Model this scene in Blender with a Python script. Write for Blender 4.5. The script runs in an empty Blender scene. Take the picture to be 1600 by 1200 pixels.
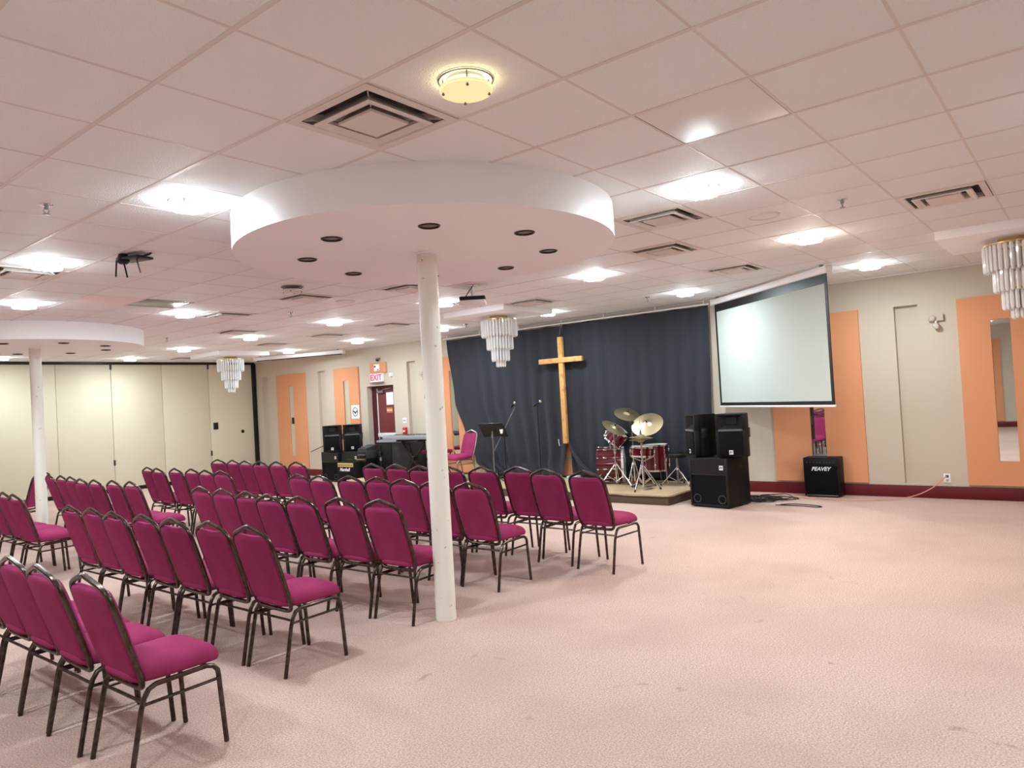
import bpy, bmesh, math, random
from mathutils import Vector, Matrix
PI = math.pi
C = bpy.context.scene.collection
random.seed(7)

# ------------------------------------------------------------------ materials
def lin(c):
    return tuple(((v/255)/12.92 if v/255 <= 0.04045 else ((v/255+0.055)/1.055)**2.4) for v in c) + (1.0,)

def mat(name, rgb, rough=0.6, metal=0.0, bump=None, var=None, emit=None, spec=0.5, trans=0.0, ior=1.45, sheen=0.0, coat=0.0):
    m = bpy.data.materials.new(name)
    m.use_nodes = True
    nt = m.node_tree
    b = nt.nodes['Principled BSDF']
    b.inputs['Base Color'].default_value = lin(rgb)
    b.inputs['Roughness'].default_value = rough
    b.inputs['Metallic'].default_value = metal
    b.inputs['Specular IOR Level'].default_value = spec
    b.inputs['Transmission Weight'].default_value = trans
    b.inputs['IOR'].default_value = ior
    b.inputs['Sheen Weight'].default_value = sheen
    b.inputs['Coat Weight'].default_value = coat
    if emit:
        b.inputs['Emission Color'].default_value = lin(emit[0])
        b.inputs['Emission Strength'].default_value = emit[1]
    tc = None
    if bump or var:
        tc = nt.nodes.new('ShaderNodeTexCoord')
    if bump:                                   # (scale, strength, distance)
        n = nt.nodes.new('ShaderNodeTexNoise'); n.inputs['Scale'].default_value = bump[0]; n.inputs['Detail'].default_value = 3
        bp = nt.nodes.new('ShaderNodeBump'); bp.inputs['Strength'].default_value = bump[1]; bp.inputs['Distance'].default_value = bump[2]
        nt.links.new(tc.outputs['Object'], n.inputs['Vector'])
        nt.links.new(n.outputs['Fac'], bp.inputs['Height'])
        nt.links.new(bp.outputs['Normal'], b.inputs['Normal'])
    if var:                                    # (scale, other rgb, low, high)
        n = nt.nodes.new('ShaderNodeTexNoise'); n.inputs['Scale'].default_value = var[0]; n.inputs['Detail'].default_value = 5
        r = nt.nodes.new('ShaderNodeMapRange'); r.inputs['From Min'].default_value = var[2]; r.inputs['From Max'].default_value = var[3]
        mx = nt.nodes.new('ShaderNodeMix'); mx.data_type = 'RGBA'
        mx.inputs['A'].default_value = lin(rgb); mx.inputs['B'].default_value = lin(var[1])
        nt.links.new(tc.outputs['Object'], n.inputs['Vector'])
        nt.links.new(n.outputs['Fac'], r.inputs['Value'])
        nt.links.new(r.outputs['Result'], mx.inputs['Factor'])
        nt.links.new(mx.outputs['Result'], b.inputs['Base Color'])
    return m

def carpet_mat(name, base, dark, light, stain):
    m = mat(name, base, rough=0.95, spec=0.1)
    nt = m.node_tree; b = nt.nodes['Principled BSDF']
    tc = nt.nodes.new('ShaderNodeTexCoord')
    v = nt.nodes.new('ShaderNodeTexVoronoi'); v.inputs['Scale'].default_value = 170
    nt.links.new(tc.outputs['Object'], v.inputs['Vector'])
    n1 = nt.nodes.new('ShaderNodeTexNoise'); n1.inputs['Scale'].default_value = 105; n1.inputs['Detail'].default_value = 4
    nt.links.new(tc.outputs['Object'], n1.inputs['Vector'])
    r1 = nt.nodes.new('ShaderNodeValToRGB')
    r1.color_ramp.elements[0].position = 0.33; r1.color_ramp.elements[0].color = lin(dark)
    r1.color_ramp.elements[1].position = 0.68; r1.color_ramp.elements[1].color = lin(light)
    nt.links.new(n1.outputs['Fac'], r1.inputs['Fac'])
    # wear: broad traffic marks and scattered small stains
    n2 = nt.nodes.new('ShaderNodeTexNoise'); n2.inputs['Scale'].default_value = 1.1; n2.inputs['Detail'].default_value = 6
    nt.links.new(tc.outputs['Object'], n2.inputs['Vector'])
    m2 = nt.nodes.new('ShaderNodeMapRange'); m2.inputs['From Min'].default_value = 0.42; m2.inputs['From Max'].default_value = 0.72; m2.inputs['To Max'].default_value = 0.45
    nt.links.new(n2.outputs['Fac'], m2.inputs['Value'])
    x2 = nt.nodes.new('ShaderNodeMix'); x2.data_type = 'RGBA'; x2.inputs['B'].default_value = lin(stain)
    nt.links.new(m2.outputs['Result'], x2.inputs['Factor']); nt.links.new(r1.outputs['Color'], x2.inputs['A'])
    n3 = nt.nodes.new('ShaderNodeTexNoise'); n3.inputs['Scale'].default_value = 3.3; n3.inputs['Detail'].default_value = 4; n3.inputs['Distortion'].default_value = 1.2
    nt.links.new(tc.outputs['Object'], n3.inputs['Vector'])
    m3 = nt.nodes.new('ShaderNodeMapRange'); m3.inputs['From Min'].default_value = 0.68; m3.inputs['From Max'].default_value = 0.78; m3.inputs['To Max'].default_value = 0.5
    nt.links.new(n3.outputs['Fac'], m3.inputs['Value'])
    x3 = nt.nodes.new('ShaderNodeMix'); x3.data_type = 'RGBA'; x3.inputs['B'].default_value = lin(tuple(int(c*0.72) for c in stain))
    nt.links.new(m3.outputs['Result'], x3.inputs['Factor']); nt.links.new(x2.outputs['Result'], x3.inputs['A'])
    nt.links.new(x3.outputs['Result'], b.inputs['Base Color'])
    bp = nt.nodes.new('ShaderNodeBump'); bp.inputs['Strength'].default_value = 0.55; bp.inputs['Distance'].default_value = 0.006
    nt.links.new(v.outputs['Distance'], bp.inputs['Height'])
    nt.links.new(bp.outputs['Normal'], b.inputs['Normal'])
    return m

M = {}
M['carpet'] = carpet_mat('rose_carpet', (200, 174, 163), (172, 143, 133), (219, 193, 182), (172, 144, 134))
M['tan_carpet'] = carpet_mat('tan_carpet', (186, 160, 132), (165, 138, 110), (205, 182, 152), (165, 140, 112))
M['riser'] = mat('stage_riser', (92, 70, 56), 0.85, bump=(60, 0.4, 0.004))
M['tile'] = mat('ceiling_tile', (240, 240, 240), 0.7, bump=(130, 1.0, 0.006))
M['tbar'] = mat('ceiling_bar', (222, 212, 206), 0.45)
M['white'] = mat('white_paint', (246, 245, 246), 0.5, bump=(30, 0.05, 0.002))
M['column'] = mat('column_paint', (236, 232, 222), 0.35, var=(17, (140, 132, 120), 0.67, 0.74))
M['wall'] = mat('cream_wall', (200, 187, 170), 0.7, bump=(55, 0.15, 0.002))
M['partition'] = mat('partition_vinyl', (216, 209, 186), 0.6, bump=(140, 0.1, 0.001))
M['orange'] = mat('orange_panel', (220, 152, 110), 0.85, bump=(160, 0.25, 0.001))
M['maroon'] = mat('maroon_baseboard', (98, 12, 20), 0.45)
M['mirror'] = mat('mirror_glass', (232, 236, 234), 0.02, 1.0)
M['black'] = mat('black_satin', (7, 7, 8), 0.4)
M['blackmatte'] = mat('black_matte', (5, 5, 6), 0.5, spec=0.35, bump=(200, 0.3, 0.001))
M['lipshine'] = mat('waveguide_lip_highlight', (96, 98, 104), 0.3)  # lightened grey: highlight on the horn lip put into its colour
M['grille'] = mat('speaker_grille', (4, 4, 5), 0.7, spec=0.2, bump=(420, 0.8, 0.002))
M['darkgrey'] = mat('dark_grey', (52, 52, 54), 0.6)
M['charcoal'] = mat('charcoal_case', (32, 32, 35), 0.6)
M['grey'] = mat('mid_grey', (120, 122, 124), 0.5)
M['chrome'] = mat('chrome', (225, 225, 228), 0.14, 1.0)
M['steel'] = mat('brushed_steel', (150, 150, 152), 0.35, 1.0)
M['bronze'] = mat('bronze_frame', (92, 80, 74), 0.28, 0.85, var=(25, (70, 58, 52), 0.4, 0.6))
M['silverframe'] = mat('silver_frame', (165, 155, 150), 0.3, 0.9)
M['fabric'] = mat('magenta_fabric', (152, 55, 96), 0.95, bump=(330, 0.5, 0.0015), var=(5, (140, 47, 86), 0.35, 0.65), spec=0.12)
M['curtain'] = mat('black_drape', (42, 44, 52), 0.92, sheen=0.06, bump=(180, 0.2, 0.001))
M['wood'] = mat('pine_wood', (216, 164, 98), 0.55, var=(9, (190, 130, 70), 0.52, 0.68))
M['screen'] = mat('screen_white', (186, 194, 188), 0.8)
M['reddrum'] = mat('red_lacquer', (84, 8, 20), 0.18, coat=0.6)
M['skin'] = mat('drum_head', (225, 222, 214), 0.5)
M['cymbal'] = mat('cymbal_bronze', (205, 186, 150), 0.42, 1.0)
M['glass'] = mat('crystal', (252, 252, 252), 0.08, trans=0.3, ior=1.5, spec=1.0)
M['gold'] = mat('brass', (196, 168, 110), 0.3, 0.9)
M['doorred'] = mat('door_maroon', (112, 40, 44), 0.5)
M['doorframe'] = mat('door_frame_maroon', (88, 22, 30), 0.45)
M['paper'] = mat('paper', (238, 238, 240), 0.8)
M['orangepaper'] = mat('orange_paper', (226, 120, 60), 0.8)
M['signred'] = mat('sign_red', (226, 40, 84), 0.5, emit=((240, 50, 90), 0.6))
M['signwhite'] = mat('sign_white', (240, 225, 225), 0.5, emit=((255, 220, 225), 0.25))
M['red'] = mat('alarm_red', (196, 30, 44), 0.4)
M['goldpanel'] = mat('gold_panel', (222, 196, 120), 0.35, 0.5)
M['keysilver'] = mat('keyboard_silver', (150, 158, 166), 0.4, 0.3)
M['blue'] = mat('pale_blue', (170, 196, 208), 0.5)
M['green'] = mat('green_tape', (60, 190, 150), 0.6)
M['cordpink'] = mat('salmon_cord', (214, 140, 120), 0.5)
M['cordblack'] = mat('black_cord', (26, 27, 30), 0.4)
M['vent'] = mat('vent_white', (222, 214, 208), 0.4)
M['ventdark'] = mat('vent_duct', (88, 80, 78), 0.8)
M['greytile'] = mat('grey_metal_tile', (112, 106, 104), 0.25, 0.6)
M['palegloss'] = mat('gloss_tile', (232, 228, 226), 0.42, spec=0.3)
M['plain'] = mat('plain_tile', (240, 224, 218), 0.6)
M['clip'] = mat('clip_metal', (120, 120, 122), 0.3, 1.0)
M['lamp'] = mat('lamp_glass', (255, 255, 255), 0.5, emit=((232, 248, 253), 335))
M['lamprim'] = mat('lamp_glass_rim', (255, 255, 255), 0.5, emit=((232, 246, 252), 46))
M['lampspot'] = mat('lamp_glass_bright', (255, 255, 255), 0.5, emit=((255, 242, 226), 500))
M['glow'] = mat('lamp_glass_top', (255, 255, 255), 0.5, emit=((228, 244, 255), 9))
M['glowwarm'] = mat('lamp_glass_top_warm', (255, 250, 225), 0.5, emit=((255, 240, 185), 6))
M['lampwarm'] = mat('lamp_glass_warm', (250, 244, 205), 0.5, emit=((255, 240, 170), 0.55))
M['lampoff'] = mat('lamp_glass_off', (214, 210, 205), 0.4)
M['canring'] = mat('downlight_ring', (70, 62, 60), 0.35, 0.7)
M['can'] = mat('can_reflector', (205, 196, 190), 0.3, 0.75)

# ------------------------------------------------------------------ mesh helpers
class MB:
    """collects shapes into one mesh"""
    def __init__(self):
        self.bm = bmesh.new()
    def box(self, lo, hi, bev=0.0, seg=2, mtx=None):
        v = [self.bm.verts.new((x, y, z)) for x in (lo[0], hi[0]) for y in (lo[1], hi[1]) for z in (lo[2], hi[2])]
        fs = [(0, 1, 3, 2), (4, 6, 7, 5), (0, 4, 5, 1), (2, 3, 7, 6), (0, 2, 6, 4), (1, 5, 7, 3)]
        faces = [self.bm.faces.new([v[i] for i in f]) for f in fs]
        if bev:
            ed = list({e for f in faces for e in f.edges})
            r = bmesh.ops.bevel(self.bm, geom=ed, offset=bev, segments=seg, affect='EDGES', profile=0.5)
            v = list({x for x in r['verts']} | {x for x in v if x.is_valid})
        if mtx is not None:
            bmesh.ops.transform(self.bm, matrix=mtx, verts=[x for x in v if x.is_valid])
        return self
    def strip(self, loops, closed=True, cap0=False, cap1=False):
        """quads between successive vertex loops (lists of points)"""
        L = [[self.bm.verts.new(p) for p in lp] for lp in loops]
        n = len(L[0])
        for a, b in zip(L, L[1:]):
            for i in range(n if closed else n-1):
                j = (i+1) % n
                try: self.bm.faces.new((a[i], a[j], b[j], b[i]))
                except ValueError: pass
        if cap0: self.bm.faces.new(list(reversed(L[0])))
        if cap1: self.bm.faces.new(L[-1])
        return self
    def tube(self, pts, r, seg=10, closed=False, smooth=0, squash=1.0, mtx=None):
        P = [Vector(p) for p in pts]
        if smooth: P = catmull(P, smooth, closed)
        n = len(P); loops = []
        T = []
        for i in range(n):
            a = P[i-1] if (i > 0 or closed) else P[i]
            b = P[(i+1) % n] if (i < n-1 or closed) else P[i]
            T.append((b-a).normalized())
        up = Vector((0, 0, 1)) if abs(T[0].z) < 0.9 else Vector((1, 0, 0))
        N = (up - T[0]*up.dot(T[0])).normalized()
        for i in range(n):
            N = (N - T[i]*N.dot(T[i])).normalized()
            B = T[i].cross(N)
            rr = r[i] if isinstance(r, (list, tuple)) else r
            loops.append([P[i] + N*math.cos(2*PI*k/seg)*rr + B*math.sin(2*PI*k/seg)*rr*squash for k in range(seg)])
        if closed: loops.append(loops[0])
        if mtx is not None: loops = [[mtx @ p for p in lp] for lp in loops]
        if closed:
            L = [[self.bm.verts.new(p) for p in lp] for lp in loops[:-1]]
            for i in range(len(L)):
                a, b = L[i], L[(i+1) % len(L)]
                for k in range(seg):
                    self.bm.faces.new((a[k], a[(k+1) % seg], b[(k+1) % seg], b[k]))
        else:
            self.strip(loops, True, True, True)
        return self
    def lathe(self, prof, seg=32, mtx=None, cap0=True, cap1=True):
        """prof: (radius, z) list"""
        loops = [[Vector((r*math.cos(2*PI*k/seg), r*math.sin(2*PI*k/seg), z)) for k in range(seg)] for r, z in prof]
        if mtx is not None: loops = [[mtx @ p for p in lp] for lp in loops]
        return self.strip(loops, True, cap0, cap1)
    def cyl(self, a, b, r, seg=16):
        return self.tube([a, b], r, seg)
    def prism(self, poly, h0, h1, mtx=None, bev=0.0):
        """poly in xy, extruded z h0..h1"""
        a = [Vector((p[0], p[1], h0)) for p in poly]; b = [Vector((p[0], p[1], h1)) for p in poly]
        if mtx is not None: a = [mtx @ p for p in a]; b = [mtx @ p for p in b]
        return self.strip([a, b], True, True, True)
    def quad(self, *p):
        self.bm.faces.new([self.bm.verts.new(x) for x in p]); return self
    def mesh(self, name, angle=35):
        bmesh.ops.recalc_face_normals(self.bm, faces=self.bm.faces)
        me = bpy.data.meshes.new(name); self.bm.to_mesh(me); self.bm.free()
        for p in me.polygons: p.use_smooth = True
        me.set_sharp_from_angle(angle=math.radians(angle))
        return me

def catmull(P, k, closed):
    out = []; n = len(P)
    for i in range(n if closed else n-1):
        p0 = P[i-1] if (i > 0 or closed) else P[i]
        p1 = P[i]; p2 = P[(i+1) % n]
        p3 = P[(i+2) % n] if (i+2 < n or closed) else p2
        for s in range(k):
            t = s/k
            out.append(0.5*((2*p1) + (p2-p0)*t + (2*p0-5*p1+4*p2-p3)*t*t + (3*p1-p0-3*p2+p3)*t**3))
    if not closed: out.append(P[-1])
    return out

def obj(name, mb, m, parent=None, loc=(0, 0, 0), rot=(0, 0, 0), angle=35):
    me = mb.mesh(name, angle) if isinstance(mb, MB) else mb
    if not me.materials: me.materials.append(M[m] if isinstance(m, str) else m)
    o = bpy.data.objects.new(name, me); C.objects.link(o)
    o.location = loc; o.rotation_euler = rot
    if parent: o.parent = parent
    return o

def tag(o, label=None, cat=None, group=None, kind=None):
    if label: o['label'] = label
    if cat: o['category'] = cat
    if group: o['group'] = group
    if kind: o['kind'] = kind
    return o

def thing(name, label, cat, loc=(0, 0, 0), rz=0, group=None):
    o = bpy.data.objects.new(name, None); C.objects.link(o)
    o.empty_display_size = 0.1
    o.location = loc; o.rotation_euler = (0, 0, rz)
    return tag(o, label, cat, group)

def struct(name, mb, m, parent=None, **k):
    o = obj(name, mb, m, parent, **k)
    if not parent: o['kind'] = 'structure'
    return o

def dup(root, loc, rz, label, group=None):
    r = root.copy(); C.objects.link(r); r.location = loc; r.rotation_euler = (0, 0, rz)
    r['label'] = label
    if group: r['group'] = group
    for ch in list(root.children):
        c = ch.copy(); C.objects.link(c); c.parent = r
        for g in list(ch.children):
            d = g.copy(); C.objects.link(d); d.parent = c
    return r

def text_mesh(s, size, extrude=0.002, shear=0.0, bold=0.0):
    cu = bpy.data.curves.new('txt', 'FONT'); cu.body = s; cu.size = size; cu.extrude = extrude; cu.shear = shear
    cu.align_x = 'CENTER'; cu.align_y = 'CENTER'; cu.offset = bold; cu.resolution_u = 3
    t = bpy.data.objects.new('txt', cu); C.objects.link(t)
    dg = bpy.context.evaluated_depsgraph_get()
    me = bpy.data.meshes.new_from_object(t.evaluated_get(dg))
    bpy.data.objects.remove(t); bpy.data.curves.remove(cu)
    return me
# text lies in its xy plane facing +z; this turns it to face -x (reading from the -x side)
FACE_NX = (PI/2, 0, -PI/2)
FACE_NY = (PI/2, 0, 0)
ORD = ['first', 'second', 'third', 'fourth', 'fifth', 'sixth', 'seventh', 'eighth', 'ninth', 'tenth']

# ------------------------------------------------------------------ room constants
XW, YP, XB, YS = 11.0, 17.85, -3.5, -5.0           # stage wall, partition, rear wall, side wall
H = 3.038
X0, Y0, T = 2.656, 1.7475, 0.61                    # ceiling lattice
def tx(i): return X0 + T*i
def ty(j): return Y0 + T*j

# ------------------------------------------------------------------ floor
struct('floor', MB().box((XB, YS, -0.05), (XW, YP, 0)), 'carpet')

# ------------------------------------------------------------------ ceiling: tiles with openings where the diffusers sit
VENTS = [(-1, 1), (4, 1), (6, 2), (9, 2), (6, -2), (4, 9), (5, 7), (4, 12), (-1, 9), (9, 12), (9, 7), (9, 15), (6, 15), (9, 18), (9, 24)]
SPECIAL = {(2, 11), (1, 11), (1, -1)}
mb = MB()
i0, i1 = math.floor((XB-X0)/T), math.ceil((XW-X0)/T)
j0, j1 = math.floor((YS-Y0)/T), math.ceil((YP-Y0)/T)
for i in range(i0, i1):
    for j in range(j0, j1):
        if (i, j) in VENTS or (i, j) in SPECIAL: continue
        a, b = max(tx(i), XB), min(tx(i+1), XW); c, d = max(ty(j), YS), min(ty(j+1), YP)
        if b-a < 1e-3 or d-c < 1e-3: continue
        dz = random.uniform(0, 0.004)
        mb.box((a, c, H+0.002+dz*0.4), (b, d, H+0.03))
struct('ceiling', mb, 'tile')
mb = MB()
w = 0.0115
for i in range(i0, i1+1):
    x = tx(i)
    if XB < x < XW: mb.box((x-w, YS, H), (x+w, YP, H+0.012))
for j in range(j0, j1+1):
    y = ty(j)
    if YS < y < YP:
        for i in range(i0, i1):
            a, b = max(tx(i)+w, XB), min(tx(i+1)-w, XW)
            if b > a: mb.box((a, y-0.007, H+0.001), (b, y+0.007, H+0.012))
struct('trim_1', mb, 'tbar')
mb = MB()
for a, b in (((XW-0.025, YS, H-0.012), (XW, YP, H+0.002)), ((XB, YS, H-0.012), (XB+0.025, YP, H+0.002))): mb.box(a, b)
struct('trim_2', mb, 'tbar')
def ceil_panel(i, j, m, label, drop=0.0):
    o = obj('ceiling_panel', MB().box((tx(i)+w, ty(j)+w, H+0.004-drop), (tx(i+1)-w, ty(j+1)-w, H+0.03), 0.002), m)
    tag(o, label, 'ceiling panel')
ceil_panel(2, 11, 'greytile', 'shiny grey metal ceiling panel set beside a pale plain tile')
ceil_panel(1, 11, 'plain', 'pale plain ceiling tile beside the shiny grey panel', 0.004)
ceil_panel(1, -1, 'palegloss', 'smooth glossy ceiling tile among the pebbled tiles over the open floor', 0.002)

# ------------------------------------------------------------------ stage wall with niches, door opening
NICHE = [(17.24, 17.52), (14.76, 15.04), (11.53, 11.81), (1.79, 2.08)]
NZ = (0.19, 2.60)
DOOR = (12.28, 13.19, 2.12)
ys = sorted({YS, YP, DOOR[0], DOOR[1], *[v for n in NICHE for v in n]})
zs = sorted({0, H+0.03, NZ[0], NZ[1], DOOR[2]})
mb = MB()
def hole(y, z):
    if DOOR[0] < y < DOOR[1] and z < DOOR[2]: return True
    return any(a < y < b and NZ[0] < z < NZ[1] for a, b in NICHE)
for a, b in zip(ys, ys[1:]):
    for c, d in zip(zs, zs[1:]):
        if hole((a+b)/2, (c+d)/2): continue
        mb.quad((XW, a, c), (XW, a, d), (XW, b, d), (XW, b, c))
def recess(y0, y1, z0, z1, dep, back=True):
    X = XW+dep
    mb.quad((XW, y0, z0), (X, y0, z0), (X, y0, z1), (XW, y0, z1))
    mb.quad((XW, y1, z0), (XW, y1, z1), (X, y1, z1), (X, y1, z0))
    mb.quad((XW, y0, z1), (X, y0, z1), (X, y1, z1), (XW, y1, z1))
    if z0 > 0: mb.quad((XW, y0, z0), (XW, y1, z0), (X, y1, z0), (X, y0, z0))
    if back: mb.quad((X, y0, z0), (X, y0, z1), (X, y1, z1), (X, y1, z0))
for a, b in NICHE: recess(a, b, NZ[0], NZ[1], 0.085)
recess(DOOR[0], DOOR[1], 0, DOOR[2], 0.22, back=True)
struct('wall_stage', mb, 'wall')
struct('wall_rear', MB().box((XB-0.1, YS-0.1, 0), (XB, YP+0.2, H+0.03)), 'wall')
struct('wall_side', MB().box((XB-0.1, YS-0.1, 0), (XW+0.1, YS, H+0.03)), 'wall')
mb = MB()
mb.box((XW-0.014, YS, 0), (XW, DOOR[0], 0.165), 0.003); mb.box((XW-0.014, DOOR[1], 0), (XW, YP, 0.165), 0.003)
struct('baseboard_stage', mb, 'maroon')
struct('baseboard_rear', MB().box((XB, YS, 0), (XB+0.014, YP, 0.165), 0.003), 'maroon')
struct('baseboard_side', MB().box((XB, YS, 0), (XW, YS+0.014, 0.165), 0.003), 'maroon')

# folding partition that closes the hall
wp = struct('wall_partition', MB().box((XB, YP+0.06, 0), (XW, YP+0.16, H+0.03)), 'black')
seams = [-2.3, -1.1, 0.1, 1.3, 2.5, 3.75, 4.95, 6.12, 7.28, 8.46, 9.66, 10.9]
prev = XB
for k, s in enumerate(seams):
    obj('partition_panel', MB().box((prev+0.004, YP, 0.09), (s-0.004, YP+0.06, H-0.06), 0.004), 'partition', wp); prev = s
obj('partition_track', MB().box((XB, YP-0.025, H-0.05), (XW-0.03, YP+0.06, H-0.002)), 'black', wp)
obj('partition_base', MB().box((XB, YP-0.005, 0), (10.9, YP+0.05, 0.085)), 'black', wp)
obj('partition_jamb', MB().box((10.9, YP-0.07, 0), (XW-0.015, YP+0.06, H-0.05), 0.004), 'black', wp)
for s in (7.28, 9.66):
    for z in (2.86, 0.62):
        obj('hinge', MB().box((s-0.022, YP-0.012, z), (s+0.022, YP+0.003, z+0.13), 0.003), 'darkgrey', wp)
obj('pull_handle', MB().box((9.74, YP-0.014, 1.29), (9.87, YP+0.002, 1.47), 0.006), 'black', wp)
obj('lock_cylinder', MB().lathe([(0.045, 0), (0.045, 0.012), (0.03, 0.018)], 20, Matrix.Translation((10.56, YP, 1.19)) @ Matrix.Rotation(PI/2, 4, 'X')), 'black', wp)

# door in the recess
dx = XW+0.22
d1 = struct('door_1', MB().box((dx-0.055, DOOR[0]+0.05, 0.01), (dx-0.012, DOOR[1]-0.14, DOOR[2]-0.05), 0.003), 'doorred')
mb = MB()
mb.box((dx-0.075, DOOR[0]+0.001, 0), (dx-0.002, DOOR[0]+0.05, DOOR[2]-0.002)); mb.box((dx-0.075, DOOR[1]-0.14, 0), (dx-0.002, DOOR[1]-0.001, DOOR[2]-0.002)); mb.box((dx-0.075, DOOR[0]+0.05, DOOR[2]-0.05), (dx-0.002, DOOR[1]-0.14, DOOR[2]-0.002))
obj('door_frame', mb, 'doorframe', d1)
obj('astragal_strip', MB().box((dx-0.068, DOOR[1]-0.185, 0.02), (dx-0.055, DOOR[1]-0.16, DOOR[2]-0.06)), 'palegloss', d1)
obj('push_bar', MB().box((dx-0.12, DOOR[0]+0.07, 0.93), (dx-0.055, DOOR[1]-0.19, 1.03), 0.012), 'palegloss', d1)
mb = MB().box((dx-0.11, DOOR[1]-0.42, DOOR[2]-0.17), (dx-0.055, DOOR[1]-0.2, DOOR[2]-0.11), 0.008)
mb.tube([(dx-0.1, DOOR[1]-0.3, DOOR[2]-0.13), (dx-0.14, DOOR[1]-0.52, DOOR[2]-0.085), (dx-0.085, DOOR[1]-0.72, DOOR[2]-0.06)], 0.009, 8)
obj('door_closer', mb, 'steel', d1)
tag(obj('notice_sheet', MB().box((dx-0.059, DOOR[0]+0.195, 1.67), (dx-0.0555, DOOR[0]+0.435, 1.96)), 'paper'), 'white notice sheet taped to the maroon exit door', 'notice')
nb = MB().box((dx-0.059, DOOR[0]+0.24, 1.49), (dx-0.0555, DOOR[0]+0.44, 1.61))
ns = tag(obj('door_sticker', nb, 'orangepaper'), 'small orange and white sticker on the maroon exit door', 'sticker')
obj('sticker_band', MB().box((dx-0.0605, DOOR[0]+0.25, 1.535), (dx-0.0585, DOOR[0]+0.43, 1.56)), 'paper', ns)

# exit sign, small board with siren, camera-like fitting, thermostat, pull station
ex = thing('exit_sign', 'lit exit sign with red letters above the maroon door', 'sign', (XW, 12.78, 2.21))
obj('sign_body', MB().box((-0.055, -0.2, 0), (0, 0.2, 0.19), 0.006), 'signwhite', ex)
obj('sign_letters', text_mesh('EXIT', 0.19, 0.003, 0, 0.004), 'signred', ex, (-0.058, 0, 0.095), FACE_NX)
obj('sign_shelf', MB().box((-0.07, -0.22, -0.03), (0, 0.22, -0.012)), 'grey', ex)
sb = thing('siren_board', 'small orange board carrying a white siren above the exit sign', 'board', (XW, 12.73, 2.41))
obj('board', MB().box((-0.04, -0.27, 0), (0, 0.27, 0.235), 0.004), 'orange', sb)
obj('siren_box', MB().box((-0.075, -0.08, 0.045), (-0.04, 0.09, 0.2), 0.006), 'white', sb)
obj('siren_lens', MB().lathe([(0.022, 0), (0.022, 0.012)], 14, Matrix.Translation((-0.075, 0.045, 0.15)) @ Matrix.Rotation(-PI/2, 4, 'Y')), 'black', sb)
obj('siren_knob', MB().lathe([(0.017, 0), (0.017, 0.012)], 14, Matrix.Translation((-0.075, -0.05, 0.075)) @ Matrix.Rotation(-PI/2, 4, 'Y')), 'grey', sb)
cam_ = thing('dome_camera', 'tiny dark dome fitting high above the siren board', 'camera', (XW, 12.72, 2.72))
obj('dome_mount', MB().box((-0.05, -0.06, 0), (0, 0.06, 0.04), 0.008), 'grey', cam_)
obj('dome', MB().lathe([(0.04, 0), (0.038, -0.02), (0.025, -0.036), (0.005, -0.042)], 16, Matrix.Translation((-0.045, 0, 0.0))), 'black', cam_)
tm = tag(obj('motion_detector', MB().prism([(-0.03, -0.035), (0.03, -0.035), (0.035, 0.05), (-0.035, 0.05)], -0.05, 0, Matrix.Translation((XW, 12.31, 2.34)) @ Matrix(((0, 0, 1, 0), (1, 0, 0, 0), (0, 1, 0, 0), (0, 0, 0, 1)))), 'white'), 'white motion sensor on the wall beside the exit sign', 'sensor')
fa = thing('fire_alarm_switch', 'red fire alarm pull station beside the maroon door', 'fire alarm', (XW, 11.94, 1.0))
obj('station_body', MB().box((-0.05, -0.055, 0), (0, 0.055, 0.15), 0.008), 'red', fa)
obj('pull_lever', MB().box((-0.062, -0.03, 0.05), (-0.05, 0.03, 0.085), 0.003), 'paper', fa)
sw = thing('wall_switch', 'white light switch plate above the fire alarm station', 'switch', (XW, 11.95, 1.24))
obj('switch_plate', MB().box((-0.008, -0.06, 0), (0, 0.06, 0.12), 0.002), 'paper', sw)
for k in (-1, 1): obj('toggle', MB().box((-0.02, k*0.025-0.008, 0.045), (-0.008, k*0.025+0.008, 0.075), 0.002), 'grey', sw)

# orange wall panels with narrow mirrors
def wall_panel(yc, wd, label, mlabel, mirror=True):
    hw = wd/2
    mb = MB()
    z0, z1 = 0.19, 2.61
    s0, s1, sw_ = 0.50, 2.30, 0.105
    D = 0.035
    if mirror:
        mb.box((XW-D, yc-hw, z0), (XW-0.001, yc-sw_, z1)); mb.box((XW-D, yc+sw_, z0), (XW-0.001, yc+hw, z1))
        mb.box((XW-D, yc-sw_, z0), (XW-0.001, yc+sw_, s0)); mb.box((XW-D, yc-sw_, s1), (XW-0.001, yc+sw_, z1))
    else: mb.box((XW-D, yc-hw, z0), (XW-0.001, yc+hw, z1))
    bmesh.ops.remove_doubles(mb.bm, verts=mb.bm.verts, dist=1e-5)
    tag(obj('wall_panel', mb, 'orange'), label, 'wall panel')
    if mirror:
        m_ = tag(obj('strip_mirror', MB().box((XW-0.014, yc-sw_+0.002, s0+0.002), (XW-0.002, yc+sw_-0.002, s1-0.002)), 'mirror'), mlabel, 'mirror')
wall_panel(16.17, 1.25, 'orange fabric wall panel beside the black partition jamb', 'narrow strip mirror in the orange panel beside the partition')
wall_panel(13.91, 0.92, 'orange fabric wall panel behind the speaker stack by the door', 'narrow strip mirror in the orange panel by the door')
wall_panel(10.40, 0.92, 'orange fabric wall panel partly covered by the black curtain edge', 'narrow strip mirror in the panel at the curtain edge')
wall_panel(7.66, 0.92, 'orange panel peeking through the curtain opening below the cross', '', False)
wall_panel(3.165, 1.27, 'wide orange wall panel behind the hanging projection screen', 'narrow strip mirror above the guitar amplifier')
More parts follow.
